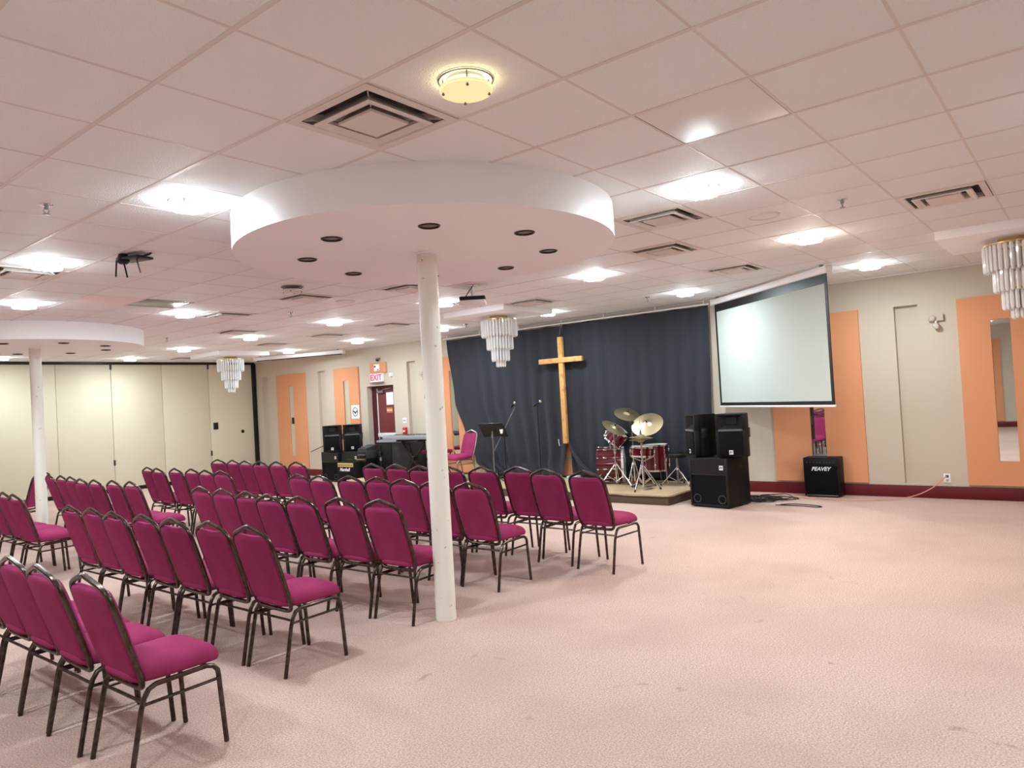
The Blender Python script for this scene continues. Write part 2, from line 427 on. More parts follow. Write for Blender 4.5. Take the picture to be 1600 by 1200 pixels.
wall_panel(0.88, 0.92, 'orange wall panel behind the crystal chandelier over open floor', 'narrow strip mirror in the panel past the wall outlet')
# the rear wall (seen only in the mirrors) has the same panels
for k, yc in enumerate((2.55, 7.2)):
    tag(obj('wall_panel', MB().box((XB+0.001, yc-0.46, 0.19), (XB+0.035, yc+0.46, 2.61)), 'orange'), ('orange panel on the rear wall seen in a strip mirror', 'orange panel on the rear wall beyond the chairs')[k], 'wall panel')

# sign with black mark on the panel by the door
no = thing('no_entry_notice', 'white square notice with a black symbol on the orange panel by the door', 'notice', (XW-0.036, 13.60, 1.55))
obj('notice_board', MB().box((-0.004, -0.145, -0.16), (0, 0.145, 0.16)), 'paper', no)
RX = Matrix(((0, 0, -1, 0), (-1, 0, 0, 0), (0, 1, 0, 0), (0, 0, 0, 1)))
ring = [(0.085*math.cos(2*PI*k/32), 0.1*math.sin(2*PI*k/32), 0) for k in range(32)]
mb = MB().tube([RX @ Vector((p[0], p[1], 0.005)) for p in ring], 0.008, 6, True)
mb.prism([(-0.08, 0.03), (-0.03, 0.02), (0, -0.01), (0.03, 0.02), (0.08, 0.03), (0.06, 0), (0.02, -0.03), (0, -0.06), (-0.02, -0.03), (-0.06, 0)], 0.004, 0.006, RX)
obj('notice_symbol', mb, 'black', no)

# emergency lights, outlet
def emergency(y, z, label):
    e = thing('emergency_wall_lamp', label, 'emergency light', (XW, y, z))
    obj('back_box', MB().box((-0.05, -0.09, 0.04), (0, 0.09, 0.13), 0.01), 'wall', e)
    for k, (yy, zz) in enumerate(((0.05, 0.085), (-0.01, -0.015))):
        mt = Matrix.Translation((-0.06, yy, zz)) @ Matrix.Rotation(-PI/2-0.4, 4, 'Y') @ Matrix.Rotation(0.4*(1-2*k), 4, 'X')
        h = obj('lamp_head', MB().lathe([(0.02, -0.02), (0.04, 0.015), (0.044, 0.035), (0.04, 0.037)], 20, mt), 'wall', e)
        obj('lens', MB().lathe([(0.038, 0.034), (0.02, 0.040)], 20, mt), 'lampoff', h)
    obj('bracket', MB().tube([(-0.03, 0, 0.05), (-0.05, 0, 0.02), (-0.05, -0.01, -0.01)], 0.012, 8), 'white', e)
emergency(1.58, 2.31, 'twin-head emergency light on the wall above the outlet')
emergency(11.25, 2.23, 'twin-head emergency light beside the white column near the door')
ol = thing('wall_outlet', 'white wall outlet with the salmon cord plugged in', 'outlet', (XW, 1.58, 0.27))
obj('outlet_plate', MB().box((-0.007, -0.04, -0.06), (0, 0.04, 0.06), 0.003), 'paper', ol)
obj('socket', MB().box((-0.009, -0.018, 0.01), (-0.006, 0.018, 0.042), 0.002), 'darkgrey', ol)
obj('socket', MB().box((-0.009, -0.018, -0.042), (-0.006, 0.018, -0.01), 0.002), 'wall', ol)

# ------------------------------------------------------------------ white columns and round soffits with downlights
def drum(cx, cy, which, col_label):
    R_, z0 = 1.42, 2.795
    pos = [(cx+0.04+0.932*math.cos(k*PI/4), cy+0.03+0.932*math.sin(k*PI/4)) for k in range(8)]
    body = obj('soffit_cut', MB().lathe([(R_, z0), (R_, H+0.004)], 128), 'white')
    mb = MB()
    for x, y in pos: mb.lathe([(0.066, z0-0.05), (0.066, z0+0.12)], 24, Matrix.Translation((x-cx, y-cy, 0)))
    cut = obj('cutter', mb, 'white')
    md = body.modifiers.new('b', 'BOOLEAN'); md.object = cut; md.operation = 'DIFFERENCE'; md.solver = 'EXACT'
    dg = bpy.context.evaluated_depsgraph_get()
    me = bpy.data.meshes.new_from_object(body.evaluated_get(dg))
    bpy.data.objects.remove(body); bpy.data.objects.remove(cut)
    for p in me.polygons: p.use_smooth = True
    me.set_sharp_from_angle(angle=math.radians(30))
    o = bpy.data.objects.new('round_soffit', me); C.objects.link(o); o.location = (cx, cy, 0)
    tag(o, 'round white ceiling soffit around the column %s' % which, 'soffit')
    compass = ['toward the stage', 'between stage and partition sides', 'toward the partition', 'between partition and rear sides', 'toward the rear wall', 'between rear and open-floor sides', 'toward the open floor', 'between stage and open-floor sides']
    for k, (x, y) in enumerate(pos):
        if proto_can:
            dup(proto_can[0], (x, y, z0), k*PI/4, 'recessed downlight %s of the soffit %s' % (compass[k], which), 'downlights of the soffit '+which)
            continue
        d = thing('recessed_downlight', 'recessed downlight %s of the soffit %s' % (compass[k], which), 'downlight', (x, y, z0), 0, 'downlights of the soffit '+which)
        obj('trim_ring', MB().lathe([(0.060, 0.004), (0.062, -0.006), (0.066, -0.009), (0.072, -0.006), (0.074, -0.001)], 32, None, False, False), 'canring', d)
        obj('reflector', MB().lathe([(0.061, 0.0), (0.058, 0.03), (0.05, 0.07), (0.035, 0.1)], 28, None, False, True), 'can', d)
        obj('bulb', MB().lathe([(0.026, 0.098), (0.042, 0.035), (0.040, 0.018), (0.012, 0.010)], 20), 'lampoff', d)
        proto_can.append(d)
    c = thing('column', col_label, 'column', (cx-0.03, cy, 0))
    obj('shaft', MB().lathe([(0.077, 0.001), (0.077, z0+0.02)], 48), 'column', c)
    obj('collar', MB().lathe([(0.079, z0-0.012), (0.084, z0-0.008), (0.084, z0+0.01)], 40), 'white', c)
proto_can = []
drum(3.96, 3.93, 'by the open floor', 'scuffed white round column standing beside the open floor')
drum(3.96, 12.2, 'near the partition', 'white round column standing between chairs near the partition')

# square chandelier platforms and crystal chandeliers
def platform(i, j, where):
    o = obj('ceiling_platform', MB().box((tx(i)-0.0, ty(j), H-0.085), (tx(i+2), ty(j+2), H+0.004), 0.002), 'white')
    tag(o, 'square white ceiling platform holding the chandelier %s' % where, 'ceiling platform')
    return tx(i+1), ty(j+1)
proto_ch = []
def chandelier(cx, cy, where):
    z = H-0.085
    label = 'tiered crystal chandelier hanging %s' % where
    if proto_ch:
        return dup(proto_ch[0], (cx, cy, z), 0.3, label, 'tiered crystal chandeliers')
    t = thing('chandelier', label, 'chandelier', (cx, cy, z), 0, 'tiered crystal chandeliers')
    obj('ceiling_plate', MB().lathe([(0.15, 0), (0.15, -0.012), (0.12, -0.03), (0.10, -0.045)], 40), 'gold', t)
    obj('stem', MB().lathe([(0.012, -0.04), (0.012, -0.72)], 16), 'steel', t)
    rod = None
    for r, zt, ln, n in ((0.27, -0.05, 0.27, 34), (0.195, -0.29, 0.23, 26), (0.13, -0.49, 0.21, 18), (0.062, -0.68, 0.11, 10)):
        tier = obj('tier_ring', MB().lathe([(r-0.012, zt), (r+0.008, zt-0.002), (r+0.008, zt-0.016), (r-0.012, zt-0.014)], 40, None, False, False), 'gold', t)
        prof = [(0.006, 0), (0.0185, -0.012), (0.0185, -ln+0.03), (0.015, -ln+0.012), (0.004, -ln)]
        me = MB().lathe(prof, 6).mesh('crystal_rod', 20)
        for k in range(n):
            a = 2*PI*k/n
            obj('crystal_rod', me, 'glass', tier, (r*math.cos(a), r*math.sin(a), zt-0.012), (0, 0, a))
    proto_ch.append(t)
for (i, j, wp_, wc) in ((9, 8, 'by the stage curtain', 'before the black curtain near the stage'), (9, 21, 'near the partition', 'near the cream folding partition'), (9, -3, 'over the open floor', 'over the open floor before the orange panel')):
    x, y = platform(i, j, wp_)
    chandelier(x, y, wc)

# ------------------------------------------------------------------ ceiling lights
def disc_lamp(x, y, label, glass):
    t = thing('ceiling_light', label, 'ceiling light', (x, y, H+0.002), 0, 'round frosted ceiling lights')
    obj('base_plate', MB().lathe([(0.085, 0), (0.085, -0.012), (0.05, -0.02)], 32), 'steel', t)
    g = obj('glass_shade', MB().lathe([(0.115, -0.051), (0.113, -0.056), (0.05, -0.062), (0.01, -0.063)], 32, None, False, True), glass, t)
    obj('glass_top', MB().lathe([(0.02, -0.046), (0.112, -0.046), (0.115, -0.051)], 32, None, True, False), {'lamp': 'glow', 'lampspot': 'glow', 'lampwarm': 'glowwarm'}.get(glass, glass), g)
    obj('glass_rim', MB().lathe([(0.1152, -0.038), (0.1152, -0.051)], 32, None, False, False), {'lamp': 'lamprim', 'lampspot': 'glow'}.get(glass, glass), g)
    obj('trim_ring', MB().tube([(0.118*math.cos(2*PI*k/32), 0.118*math.sin(2*PI*k/32), -0.006) for k in range(32)], 0.004, 6, True), 'clip', t)
    for k in range(4):
        a = PI/4 + k*PI/2
        mb = MB().cyl((0.1*math.cos(a), 0.1*math.sin(a), -0.062), (0.1*math.cos(a), 0.1*math.sin(a), 0), 0.0035, 8)
        mb.lathe([(0.006, -0.062), (0.007, -0.066), (0.003, -0.07)], 10, Matrix.Translation((0.1*math.cos(a), 0.1*math.sin(a), 0)))
        obj('clip', mb, 'clip', t)
    return t
lamp_lit = {}
def lamp(i, j, label, glass='lamp', x=None, y=None):
    x = tx(i) if x is None else x; y = ty(j) if y is None else y
    if glass in lamp_lit: dup(lamp_lit[glass], (x, y, H+0.002), 0.2*random.random(), label, 'round frosted ceiling lights')
    else: lamp_lit[glass] = disc_lamp(x, y, label, glass)
ROWS = {11.5: 'in the row along the stage', 7.5: 'in the row over the front chairs', 3.5: 'in the row between the round soffits', -0.5: 'in the row over the back chairs'}
for i, js in ((11.5, (20.5, 16.5, 12.5, 8.5, 4.5, 0.5)), (7.5, (24.5, 20.5, 16.5, 12.5, 8.5, 4.5, 0.5))):
    for k, j in enumerate(js):
        lamp(i, j, 'lit round ceiling light, %s from the partition %s' % (ORD[k], ROWS[i]), 'lampspot' if (i, j) == (7.5, 0.5) else 'lamp')
lamp(3.5, 24.5, 'lit round ceiling light beside the partition track beyond the round soffit')
lamp(3.5, 12.5, 'lit round ceiling light beside the shiny grey ceiling panel')
lamp(3.5, 8.5, 'unlit round ceiling light behind the round soffit by the open floor', 'lampoff')
lamp(3.5, 0.5, 'lit round ceiling light over open floor beside the first stage-side vent')
lamp(-0.5, 8.5, 'lit round ceiling light touching a vent above the back chairs')
lamp(-0.5, 4.5, 'lit round ceiling light next to the rim of the big round soffit')
lamp(-0.5, 0.5, 'dim yellowish round ceiling light beside the large vent', 'lampwarm')
lamp(0, 0, 'lit round ceiling light before the round soffit near the partition', 'lamp', 2.93, 9.37)
# the same fittings carry on over the part of the hall behind and beside the photographer
for i, j, s in ((3.5, -3.5, 'over the open floor toward the side wall'), (-0.5, -3.5, 'by the side wall behind the back chairs'), (-4.5, 0.5, 'over the rear part of the hall'), (-4.5, 4.5, 'over the rear aisle'), (-4.5, 8.5, 'over the rear chairs'),
                (-0.5, 16.5, 'over the chairs by the partition'), (-4.5, 14.5, 'in the rear partition corner')):
    lamp(i, j, 'lit round ceiling light %s' % s)

# ------------------------------------------------------------------ vents
def sq(h, z): return [(-h, -h, z), (h, -h, z), (h, h, z), (-h, h, z)]
VL = ['large square ceiling vent beside the dim yellowish light', 'square ceiling vent at the stage-side rim of the big soffit', 'square ceiling vent between the big soffit and the screen', 'square ceiling vent just before the projection screen',
      'square ceiling vent over the open floor near the chandelier', 'square ceiling vent next to the round ceiling speaker over the chairs', 'square ceiling vent beside the scuffed column', 'square ceiling vent beside the lit lamp and grey panel', 'square ceiling vent touching the lamp above the back chairs',
      'square ceiling vent over the second aisle chairs near the stage', 'square ceiling vent between the projector and the stage curtain', 'square ceiling vent over the front row partition side', 'square ceiling vent midway along the partition-side chairs', 'square ceiling vent near the far chandelier', 'square ceiling vent close to the partition track']
pv = None
for k, (i, j) in enumerate(VENTS):
    loc = (tx(i+0.5), ty(j+0.5), H)
    if pv: dup(pv, loc, 0, VL[k], 'square ceiling vents'); continue
    pv = thing('ceiling_vent', VL[k], 'vent', loc, 0, 'square ceiling vents')
    obj('flange', MB().strip([sq(0.293, 0.008), sq(0.293, -0.004), sq(0.252, -0.006), sq(0.245, 0.0)]), 'vent', pv, angle=20)
    obj('throat', MB().strip([sq(0.246, 0.0), sq(0.20, 0.06), sq(0.17, 0.09)], True, False, True), 'ventdark', pv, angle=20)
    obj('outer_louvre', MB().strip([sq(0.156, 0.004), sq(0.156, -0.012), sq(0.196, -0.026), sq(0.206, -0.020), sq(0.165, 0.03), sq(0.158, 0.03)]), 'vent', pv, angle=20)
    obj('core_plate', MB().strip([sq(0.085, 0.03), sq(0.122, -0.012), sq(0.118, -0.022)], True, True, True), 'vent', pv, angle=20)
    for a in range(4):
        m4 = Matrix.Rotation(a*PI/2+PI/4, 4, 'Z')
        obj('corner_fin', MB().box((0.12, -0.002, 0.0), (0.33, 0.002, 0.03), mtx=m4), 'vent', pv)

# ceiling speakers, sprinklers
for i, j, s in ((5.5, 0.5, 'round white ceiling speaker over the open floor before the screen'), (5.5, 9.5, 'round white ceiling speaker between vents over the aisle')):
    t = thing('ceiling_speaker', s, 'ceiling speaker', (tx(i), ty(j), H+0.004))
    obj('speaker_rim', MB().lathe([(0.125, 0), (0.125, -0.01), (0.115, -0.014), (0.11, -0.008)], 40, None, False, False), 'tbar', t)
    obj('speaker_mesh', MB().lathe([(0.11, -0.008), (0.06, -0.016), (0.005, -0.018)], 40), 'tile', t)
SP = [(-1.5, 5.5, 'sprinkler head in the tile by the lamp at the soffit rim'), (5.5, -0.5, 'sprinkler head over the open floor between screen and chandelier'), (5.5, 11.5, 'sprinkler head over the aisle beyond the ceiling speaker'), (5.5, 17.5, 'sprinkler head beyond the partition-side soffit'), (11.5, 5.5, 'sprinkler head above the drum kit'), (11.5, 11.5, 'sprinkler head above the keyboard on stage')]
ps = None
for i, j, s in SP:
    if ps: dup(ps, (tx(i), ty(j), H+0.004), 0, s, 'ceiling sprinkler heads'); continue
    ps = thing('sprinkler_head', s, 'sprinkler', (tx(i), ty(j), H+0.004), 0, 'ceiling sprinkler heads')
    obj('escutcheon', MB().lathe([(0.04, 0), (0.038, -0.006), (0.018, -0.012)], 24), 'chrome', ps)
    obj('sprinkler_body', MB().lathe([(0.013, -0.01), (0.013, -0.03), (0.006, -0.034)], 14), 'steel', ps)
    mb = MB()
    for s_ in (-1, 1): mb.tube([(s_*0.01, 0, -0.03), (s_*0.018, 0, -0.045), (0, 0, -0.062)], 0.0028, 6)
    obj('frame_arms', mb, 'steel', ps)
    obj('deflector', MB().lathe([(0.02, -0.062), (0.022, -0.064), (0.005, -0.066)], 18), 'steel', ps)

# ------------------------------------------------------------------ chairs (facing +x, origin on the floor between the feet)
def seat_mesh():
    mb = MB()
    def ring(inset, z, k=40):
        out = []
        for a in range(k):
            t = 2*PI*a/k; c, s = math.cos(t), math.sin(t)
            p = 2/5.0
            x = 0.030 + (0.222-inset)*math.copysign(abs(c)**p, c)
            y = (0.212-inset)*math.copysign(abs(s)**p, s)
            if x < 0: y *= 0.96
            out.append((x, y, z - 0.012*max(0, (x-0.12)/0.12)**2))
        return out
    mb.strip([ring(0.03, 0.413), ring(0.006, 0.420), ring(0.0, 0.436), ring(0.002, 0.455), ring(0.010, 0.472), ring(0.026, 0.487), ring(0.055, 0.500), ring(0.10, 0.510), ring(0.15, 0.514), ring(0.19, 0.515)], True, True, True)
    return mb.mesh('seat', 60)
ZB, ZT = 0.40, 0.935
XA, XBK = -0.150, -0.318
def on_back(y, z, off=0.0):                        # a point of the leaning back plane, off = forward offset
    t = (z-ZB)/(ZT-ZB)
    return Vector((XA + (XBK-XA)*t + off*0.955, y, z + off*0.30))
def back_mesh():
    out = []
    half = [(0.0, 0.872), (0.09, 0.876), (0.15, 0.876), (0.176, 0.862), (0.19, 0.825), (0.195, 0.70), (0.192, 0.55), (0.186, 0.465), (0.172, 0.447), (0.14, 0.441), (0.0, 0.439)]
    outline = half + [(-y, z) for y, z in half[-2:0:-1]]
    cz = 0.655
    def lp(off, sc, dz=0.0):
        return [on_back(y*sc, cz+(z-cz)*(1-(1-sc)*0.9), off) for y, z in outline]
    mb = MB().strip([lp(-0.020, 0.86), lp(-0.018, 0.95), lp(-0.010, 0.99), lp(0.004, 1.0), lp(0.018, 0.985), lp(0.030, 0.93), lp(0.038, 0.80), lp(0.042, 0.5)], True, True, True)
    return mb.mesh('backrest', 60)
def make_chair(label, fr='bronze'):
    t = thing('stacking_chair', label, 'chair', (0, 0, 0), 0, 'burgundy banquet chairs')
    obj('seat', seat_mesh(), 'fabric', t)
    obj('backrest', back_mesh(), 'fabric', t)
    loop = [(0, ZT), (0.018, 0.933), (0.05, 0.924), (0.10, 0.909), (0.15, 0.892), (0.182, 0.872), (0.2, 0.84), (0.207, 0.77), (0.208, 0.64), (0.205, 0.53), (0.199, 0.46), (0.18, 0.408), (0.145, 0.387), (0.07, 0.384)]
    loop = loop + [(0, 0.384)] + [(-y, z) for y, z in loop[:0:-1]]
    obj('back_frame', MB().tube([on_back(y, z) for y, z in loop], 0.0135, 10, True, 2), fr, t)
    for s in (1, -1):
        obj('leg', MB().tube([(0.235, s*0.206, 0), (0.212, s*0.201, 0.33), (0.205, s*0.205, 0.368), (0.185, s*0.202, 0.393), (0.15, s*0.2, 0.403), (0.02, s*0.2, 0.401)], 0.0125, 10), fr, t)
        obj('leg', MB().tube([(-0.232, s*0.206, 0), (-0.172, s*0.201, 0.30), (-0.158, s*0.204, 0.352), (-0.135, s*0.202, 0.385), (-0.10, s*0.2, 0.40), (0.02, s*0.2, 0.401)], 0.0125, 10), fr, t)
        obj('side_stretcher', MB().tube([(-0.164, s*0.207, 0.322), (0.212, s*0.208, 0.326)], 0.008, 8), fr, t)
    obj('cross_bar', MB().tube([(-0.166, -0.206, 0.338), (-0.166, 0.206, 0.338)], 0.008, 8), fr, t)
    obj('cross_bar', MB().tube([(0.16, -0.201, 0.398), (0.16, 0.201, 0.398)], 0.009, 8), fr, t)
    return t
AX = 0.318                                         # the back's peak sits this far behind the origin
SIDES = {'o': 'open-floor side', 'p': 'partition side'}
ROWN = {1: 'row before the stage', 2: 'second row from the stage', 3: 'third row from the stage', 4: 'fourth row from the stage', 5: 'back row'}
# (row, side): peak positions (x, y), counted outward from the aisle
CH = {
 (1, 'o'): [(5.85, 7.00), (5.83, 6.55), (5.72, 6.02), (5.72, 5.53), (5.75, 5.10), (5.80, 4.68), (5.66, 4.24), (5.58, 3.70)],
 (2, 'o'): [(4.75, 6.96), (4.71, 6.47), (4.75, 6.04), (4.74, 5.61), (4.67, 5.18), (4.63, 4.76), (4.61, 4.27)],
 (3, 'o'): [(3.67, 7.06), (3.62, 6.55), (3.57, 6.04), (3.50, 5.58), (3.50, 5.14), (3.56, 4.68), (3.59, 4.25)],
 (4, 'o'): [(2.44, 6.94), (2.44, 6.50), (2.41, 6.01), (2.43, 5.54), (2.43, 5.10), (2.46, 4.64), (2.47, 4.18)],
 (5, 'o'): [(1.34, 5.58), (1.34, 5.12), (1.33, 4.65), (1.32, 4.21), (1.35, 3.71)],
 (1, 'p'): [(5.92, 8.70), (5.90, 9.15), (5.91, 9.59), (5.95, 10.06), (6.01, 10.50), (6.05, 11.02)],
 (2, 'p'): [(4.80, 8.69), (4.83, 9.13), (4.90, 9.63), (4.90, 10.11), (4.86, 10.54), (4.94, 11.02)],
 (3, 'p'): [(3.72, 8.75), (3.72, 9.24), (3.69, 9.68), (3.70, 10.12), (3.80, 10.74), (3.84, 11.17), (3.86, 11.68)],
 (4, 'p'): [(2.60, 8.90), (2.64, 9.35), (2.64, 9.80)],
}
YAW = {(1, 'o', 7): -0.09, (1, 'o', 6): -0.03, (1, 'p', 5): 0.1, (3, 'p', 6): -0.06, (2, 'o', 6): 0.02, (3, 'o', 6): 0.03, (4, 'p', 0): 0.04}
for key, L_ in CH.items():                         # neighbours in a row stand side by side without touching
    for _ in range(200):
        for a in range(len(L_)-1):
            (xa, ya), (xb, yb) = L_[a], L_[a+1]
            d = (ya-yb) if key[1] == 'o' else (yb-ya)
            if d < 0.451:
                e = (0.4515-d)/2*(1 if key[1] == 'o' else -1)
                L_[a] = (xa, ya+e); L_[a+1] = (xb, yb-e)
chair0 = None
rng = random.Random(3)
for (r, s), L in CH.items():
    for k, (px, py) in enumerate(L):
        yw = YAW.get((r, s, k), rng.uniform(-0.014, 0.014))
        loc = (px + AX*math.cos(yw), py + AX*math.sin(yw), 0)
        place = 'on the aisle' if k == 0 else '%s from the aisle' % ORD[k]
        if k == len(L)-1 and s == 'o': place = 'at the open-floor end'
        lb = 'burgundy banquet chair %s, %s, %s' % (place, ROWN[r], SIDES[s]) if not place.startswith('at the open') else 'burgundy banquet chair %s of the %s' % (place, ROWN[r])
        if chair0 is None:
            chair0 = make_chair(lb); chair0.location = loc; chair0.rotation_euler = (0, 0, yw)
        else: dup(chair0, loc, yw, lb, 'burgundy banquet chairs')
yw = math.radians(128)
dup(chair0, (4.1+AX*math.cos(yw), 12.62+AX*math.sin(yw), 0), yw, 'burgundy banquet chair turned away from the rows beside the partition-side column', 'burgundy banquet chairs')

# ------------------------------------------------------------------ stage
SZ = 0.15
st = thing('stage_platform', 'low tan carpeted stage platform along the black curtain', 'stage', (0, 0, 0))
outl = [(9.36, 4.80), (9.60, 12.25), (10.96, 12.25), (10.96, 4.72)]
obj('riser', MB().prism(outl, 0.001, SZ-0.012), 'riser', st)
edge = []
for a, b in zip(outl, outl[1:]+outl[:1]):
    n = max(2, int((Vector(b)-Vector(a)).length/0.12))
    for k in range(n):
        t = k/n; edge.append((a[0]+(b[0]-a[0])*t, a[1]+(b[1]-a[1])*t))
r2 = random.Random(11)
def grow(p, g): 
    x, y = p
    gx = -g if x < 9.75 else 0
    gy = -g if y < 4.9 and x < 10.9 else (g if y > 12.2 and x < 10.9 else 0)
    return (x+gx, y+gy)
gr = [r2.uniform(0.012, 0.03) for _ in edge]
dz = [r2.uniform(-0.014, 0.0) for _ in edge]
top = [Vector((*grow(p, 0.0), SZ)) for p in edge]
lip = [Vector((*grow(p, g), SZ-0.004)) for p, g in zip(edge, gr)]
low = [Vector((*grow(p, g+0.004), SZ-0.02+d)) for p, g, d in zip(edge, gr, dz)]
ins = [Vector((*grow(p, 0.0), SZ-0.013)) for p in edge]
mb = MB().strip([ins, low, lip, top], True, False, True)
obj('deck_carpet', mb, 'tan_carpet', st)

# ------------------------------------------------------------------ black curtains
def curtain(label, yl, yr, ztop, zbot, folds, seed):
    mb = MB(); NU, NV = 220, 60
    rg = random.Random(seed)
    ph = [(rg.uniform(3, 7), rg.uniform(0, 6.28), rg.uniform(0.3, 1.0)) for _ in range(5)]
    loops = []
    for v in range(NV+1):
        t = v/NV; z = ztop + (zbot-ztop)*t
        a, b = yl(t), yr(t)
        row = []
        for u in range(NU+1):
            s = u/NU
            f = math.sin(2*PI*folds*s + 0.5*math.sin(9*s+seed))*0.6
            for fr, p, am in ph: f += am*0.3*math.sin(2*PI*fr*s*1.7 + p + t*1.3)
            amp = (0.020 + 0.030*t)*(0.45+0.55*math.sin(5.3*s+seed*1.7)**2)
            zz = z + (0.012*math.sin(14*s+seed) if v == NV else 0) - 0.012*(1-t)*abs(math.sin(PI*s*folds*0.5))
            flare = 0.05*max(0, t-0.88)/0.12*math.sin(2*PI*folds*0.5*s+1)
            row.append((10.865 + amp*f - abs(flare), a+(b-a)*s, zz))
        loops.append(row)
    mb.strip(loops, False)
    o = obj('curtain', mb, 'curtain', angle=180)
    sm = o.modifiers.new('thick', 'SOLIDIFY'); sm.thickness = 0.004
    return tag(o, label, 'curtain')
def pl(*pts):
    def f(t):
        for (t0, v0), (t1, v1) in zip(pts, pts[1:]):
            if t <= t1:
                q = (t-t0)/(t1-t0); q = q*q*(3-2*q); return v0+(v1-v0)*q
        return pts[-1][1]
    return f
curtain('black curtain panel behind the microphone stands and music stand', pl((0, 10.42), (0.45, 10.27), (0.72, 10.02), (0.9, 9.78), (1, 9.45)), pl((0, 7.50), (0.75, 7.52), (1, 7.62)), 2.935, 0.17, 9, 2)
curtain('black curtain panel behind the cross and drum kit', pl((0, 7.48), (0.75, 7.46), (0.9, 7.43), (1, 7.40)), pl((0, 4.69), (1, 4.75)), 2.945, 0.175, 10, 5)
obj('gathered_fold', MB().tube([(10.83, 7.44, 0.80), (10.80, 7.36, 0.62), (10.77, 7.20, 0.42), (10.74, 6.98, 0.26), (10.73, 6.72, 0.19)], [0.02, 0.05, 0.06, 0.055, 0.03], 14, smooth=0, squash=0.6), 'curtain', [o for o in bpy.data.objects if o.name.startswith('curtain') and o.get('label', '').endswith('drum kit')][0])
cr = thing('curtain_rail', 'thin white curtain rail under the ceiling above the black curtains', 'rail', (0, 0, 0))
obj('rail', MB().cyl((10.86, 4.66, 2.962), (10.86, 10.5, 2.962), 0.012), 'white', cr)
for y in (4.75, 5.6, 6.6, 7.5, 8.5, 9.5, 10.4): obj('rail_bracket', MB().cyl((10.86, y, 2.962), (10.86, y, H+0.004), 0.006, 8), 'white', cr)
tg = obj('curtain_strap', MB().tube([(10.83, 7.49, 2.955), (10.815, 7.50, 2.87), (10.81, 7.52, 2.75)], 0.014, 8, squash=0.3), 'grey'); tag(tg, 'pale strap hanging where the two black curtains meet', 'strap')
cl = obj('curtain_clip', MB().tube([(10.79, 7.66, 0.86), (10.775, 7.65, 0.80), (10.79, 7.645, 0.74)], 0.011, 8, squash=0.5), 'paper'); tag(cl, 'small white clip on the black curtain beside the microphone stand', 'clip')

# wooden cross
cx_ = thing('wooden_cross', 'tall pale pine cross hanging on the black curtain', 'cross', (10.74, 7.46, 0))
obj('upright', MB().box((-0.04, -0.045, 0.79), (0.03, 0.045, 2.71), 0.004), 'wood', cx_)
obj('crossbar', MB().box((-0.062, -0.47, 2.245), (-0.001, 0.47, 2.335), 0.004), 'wood', cx_)
# a wooden foot of the wall panel shows under it, with green tape across
tag(obj('green_tape', MB().box((10.955, 7.52, 0.48), (10.9645, 7.66, 0.505)), 'green'), 'strip of green tape on the orange panel below the cross', 'tape')

# ------------------------------------------------------------------ projection screens
sc_ = thing('projection_screen', 'white pull-down projection screen hanging before the stage corner', 'screen', (9.945, 3.475, 0), math.atan2(2.40-4.55, 9.08-10.81))
# local x runs from the curtain end toward the open floor end; the picture faces local +y or -y
L = 2.76; hl = L/2
HT = Matrix.Rotation(PI/2, 4, 'Y')
obj('housing', MB().box((-hl-0.03, -0.045, 2.925), (hl+0.03, 0.045, 3.012), 0.02, 3), 'white', sc_)
for s in (-1, 1):
    obj('end_cap', MB().box((s*(hl+0.035)-0.012, -0.05, 2.918), (s*(hl+0.035)+0.012, 0.05, 3.02), 0.01), 'palegloss', sc_)
    obj('hanging_bracket', MB().box((s*(hl-0.1)-0.015, -0.02, 3.005), (s*(hl-0.1)+0.015, 0.02, H+0.004)), 'steel', sc_)
obj('picture_surface', MB().box((-hl+0.06, -0.003, 1.40), (hl-0.06, 0.003, 2.81)), 'screen', sc_)
mb = MB()
mb.box((-hl+0.01, -0.0035, 1.35), (-hl+0.0605, 0.0035, 2.93)); mb.box((hl-0.0605, -0.0035, 1.35), (hl-0.01, 0.0035, 2.93))
mb.box((-hl+0.0605, -0.0035, 2.81), (hl-0.0605, 0.0035, 2.93)); mb.box((-hl+0.0605, -0.0035, 1.35), (hl-0.0605, 0.0035, 1.40))
obj('black_border', mb, 'black', sc_)
obj('bottom_bar', MB().box((-hl, -0.014, 1.325), (hl, 0.014, 1.353), 0.008), 'palegloss', sc_)
obj('pull_ring', MB().tube([(-0.2+0.022*math.cos(a*PI/8), 0, 1.30+0.022*math.sin(a*PI/8)) for a in range(16)], 0.004, 6, True), 'steel', sc_)
rs = thing('rolled_screen', 'rolled-up white projection screen under the ceiling near the partition corner', 'screen', (10.25, 14.73, 0), math.atan2(15.89-13.57, 9.85-10.65))
obj('housing', MB().box((-1.25, -0.045, 2.925), (1.25, 0.045, 3.012), 0.02, 3), 'white', rs)
obj('slot_bar', MB().box((-1.2, -0.012, 2.905), (1.2, 0.012, 2.928), 0.006), 'black', rs)
for s in (-1, 1):
    obj('end_cap', MB().box((s*1.26-0.012, -0.05, 2.918), (s*1.26+0.012, 0.05, 3.02), 0.01), 'palegloss', rs)
    obj('hanging_bracket', MB().box((s*1.1-0.015, -0.02, 3.005), (s*1.1+0.015, 0.02, H+0.004)), 'steel', rs)

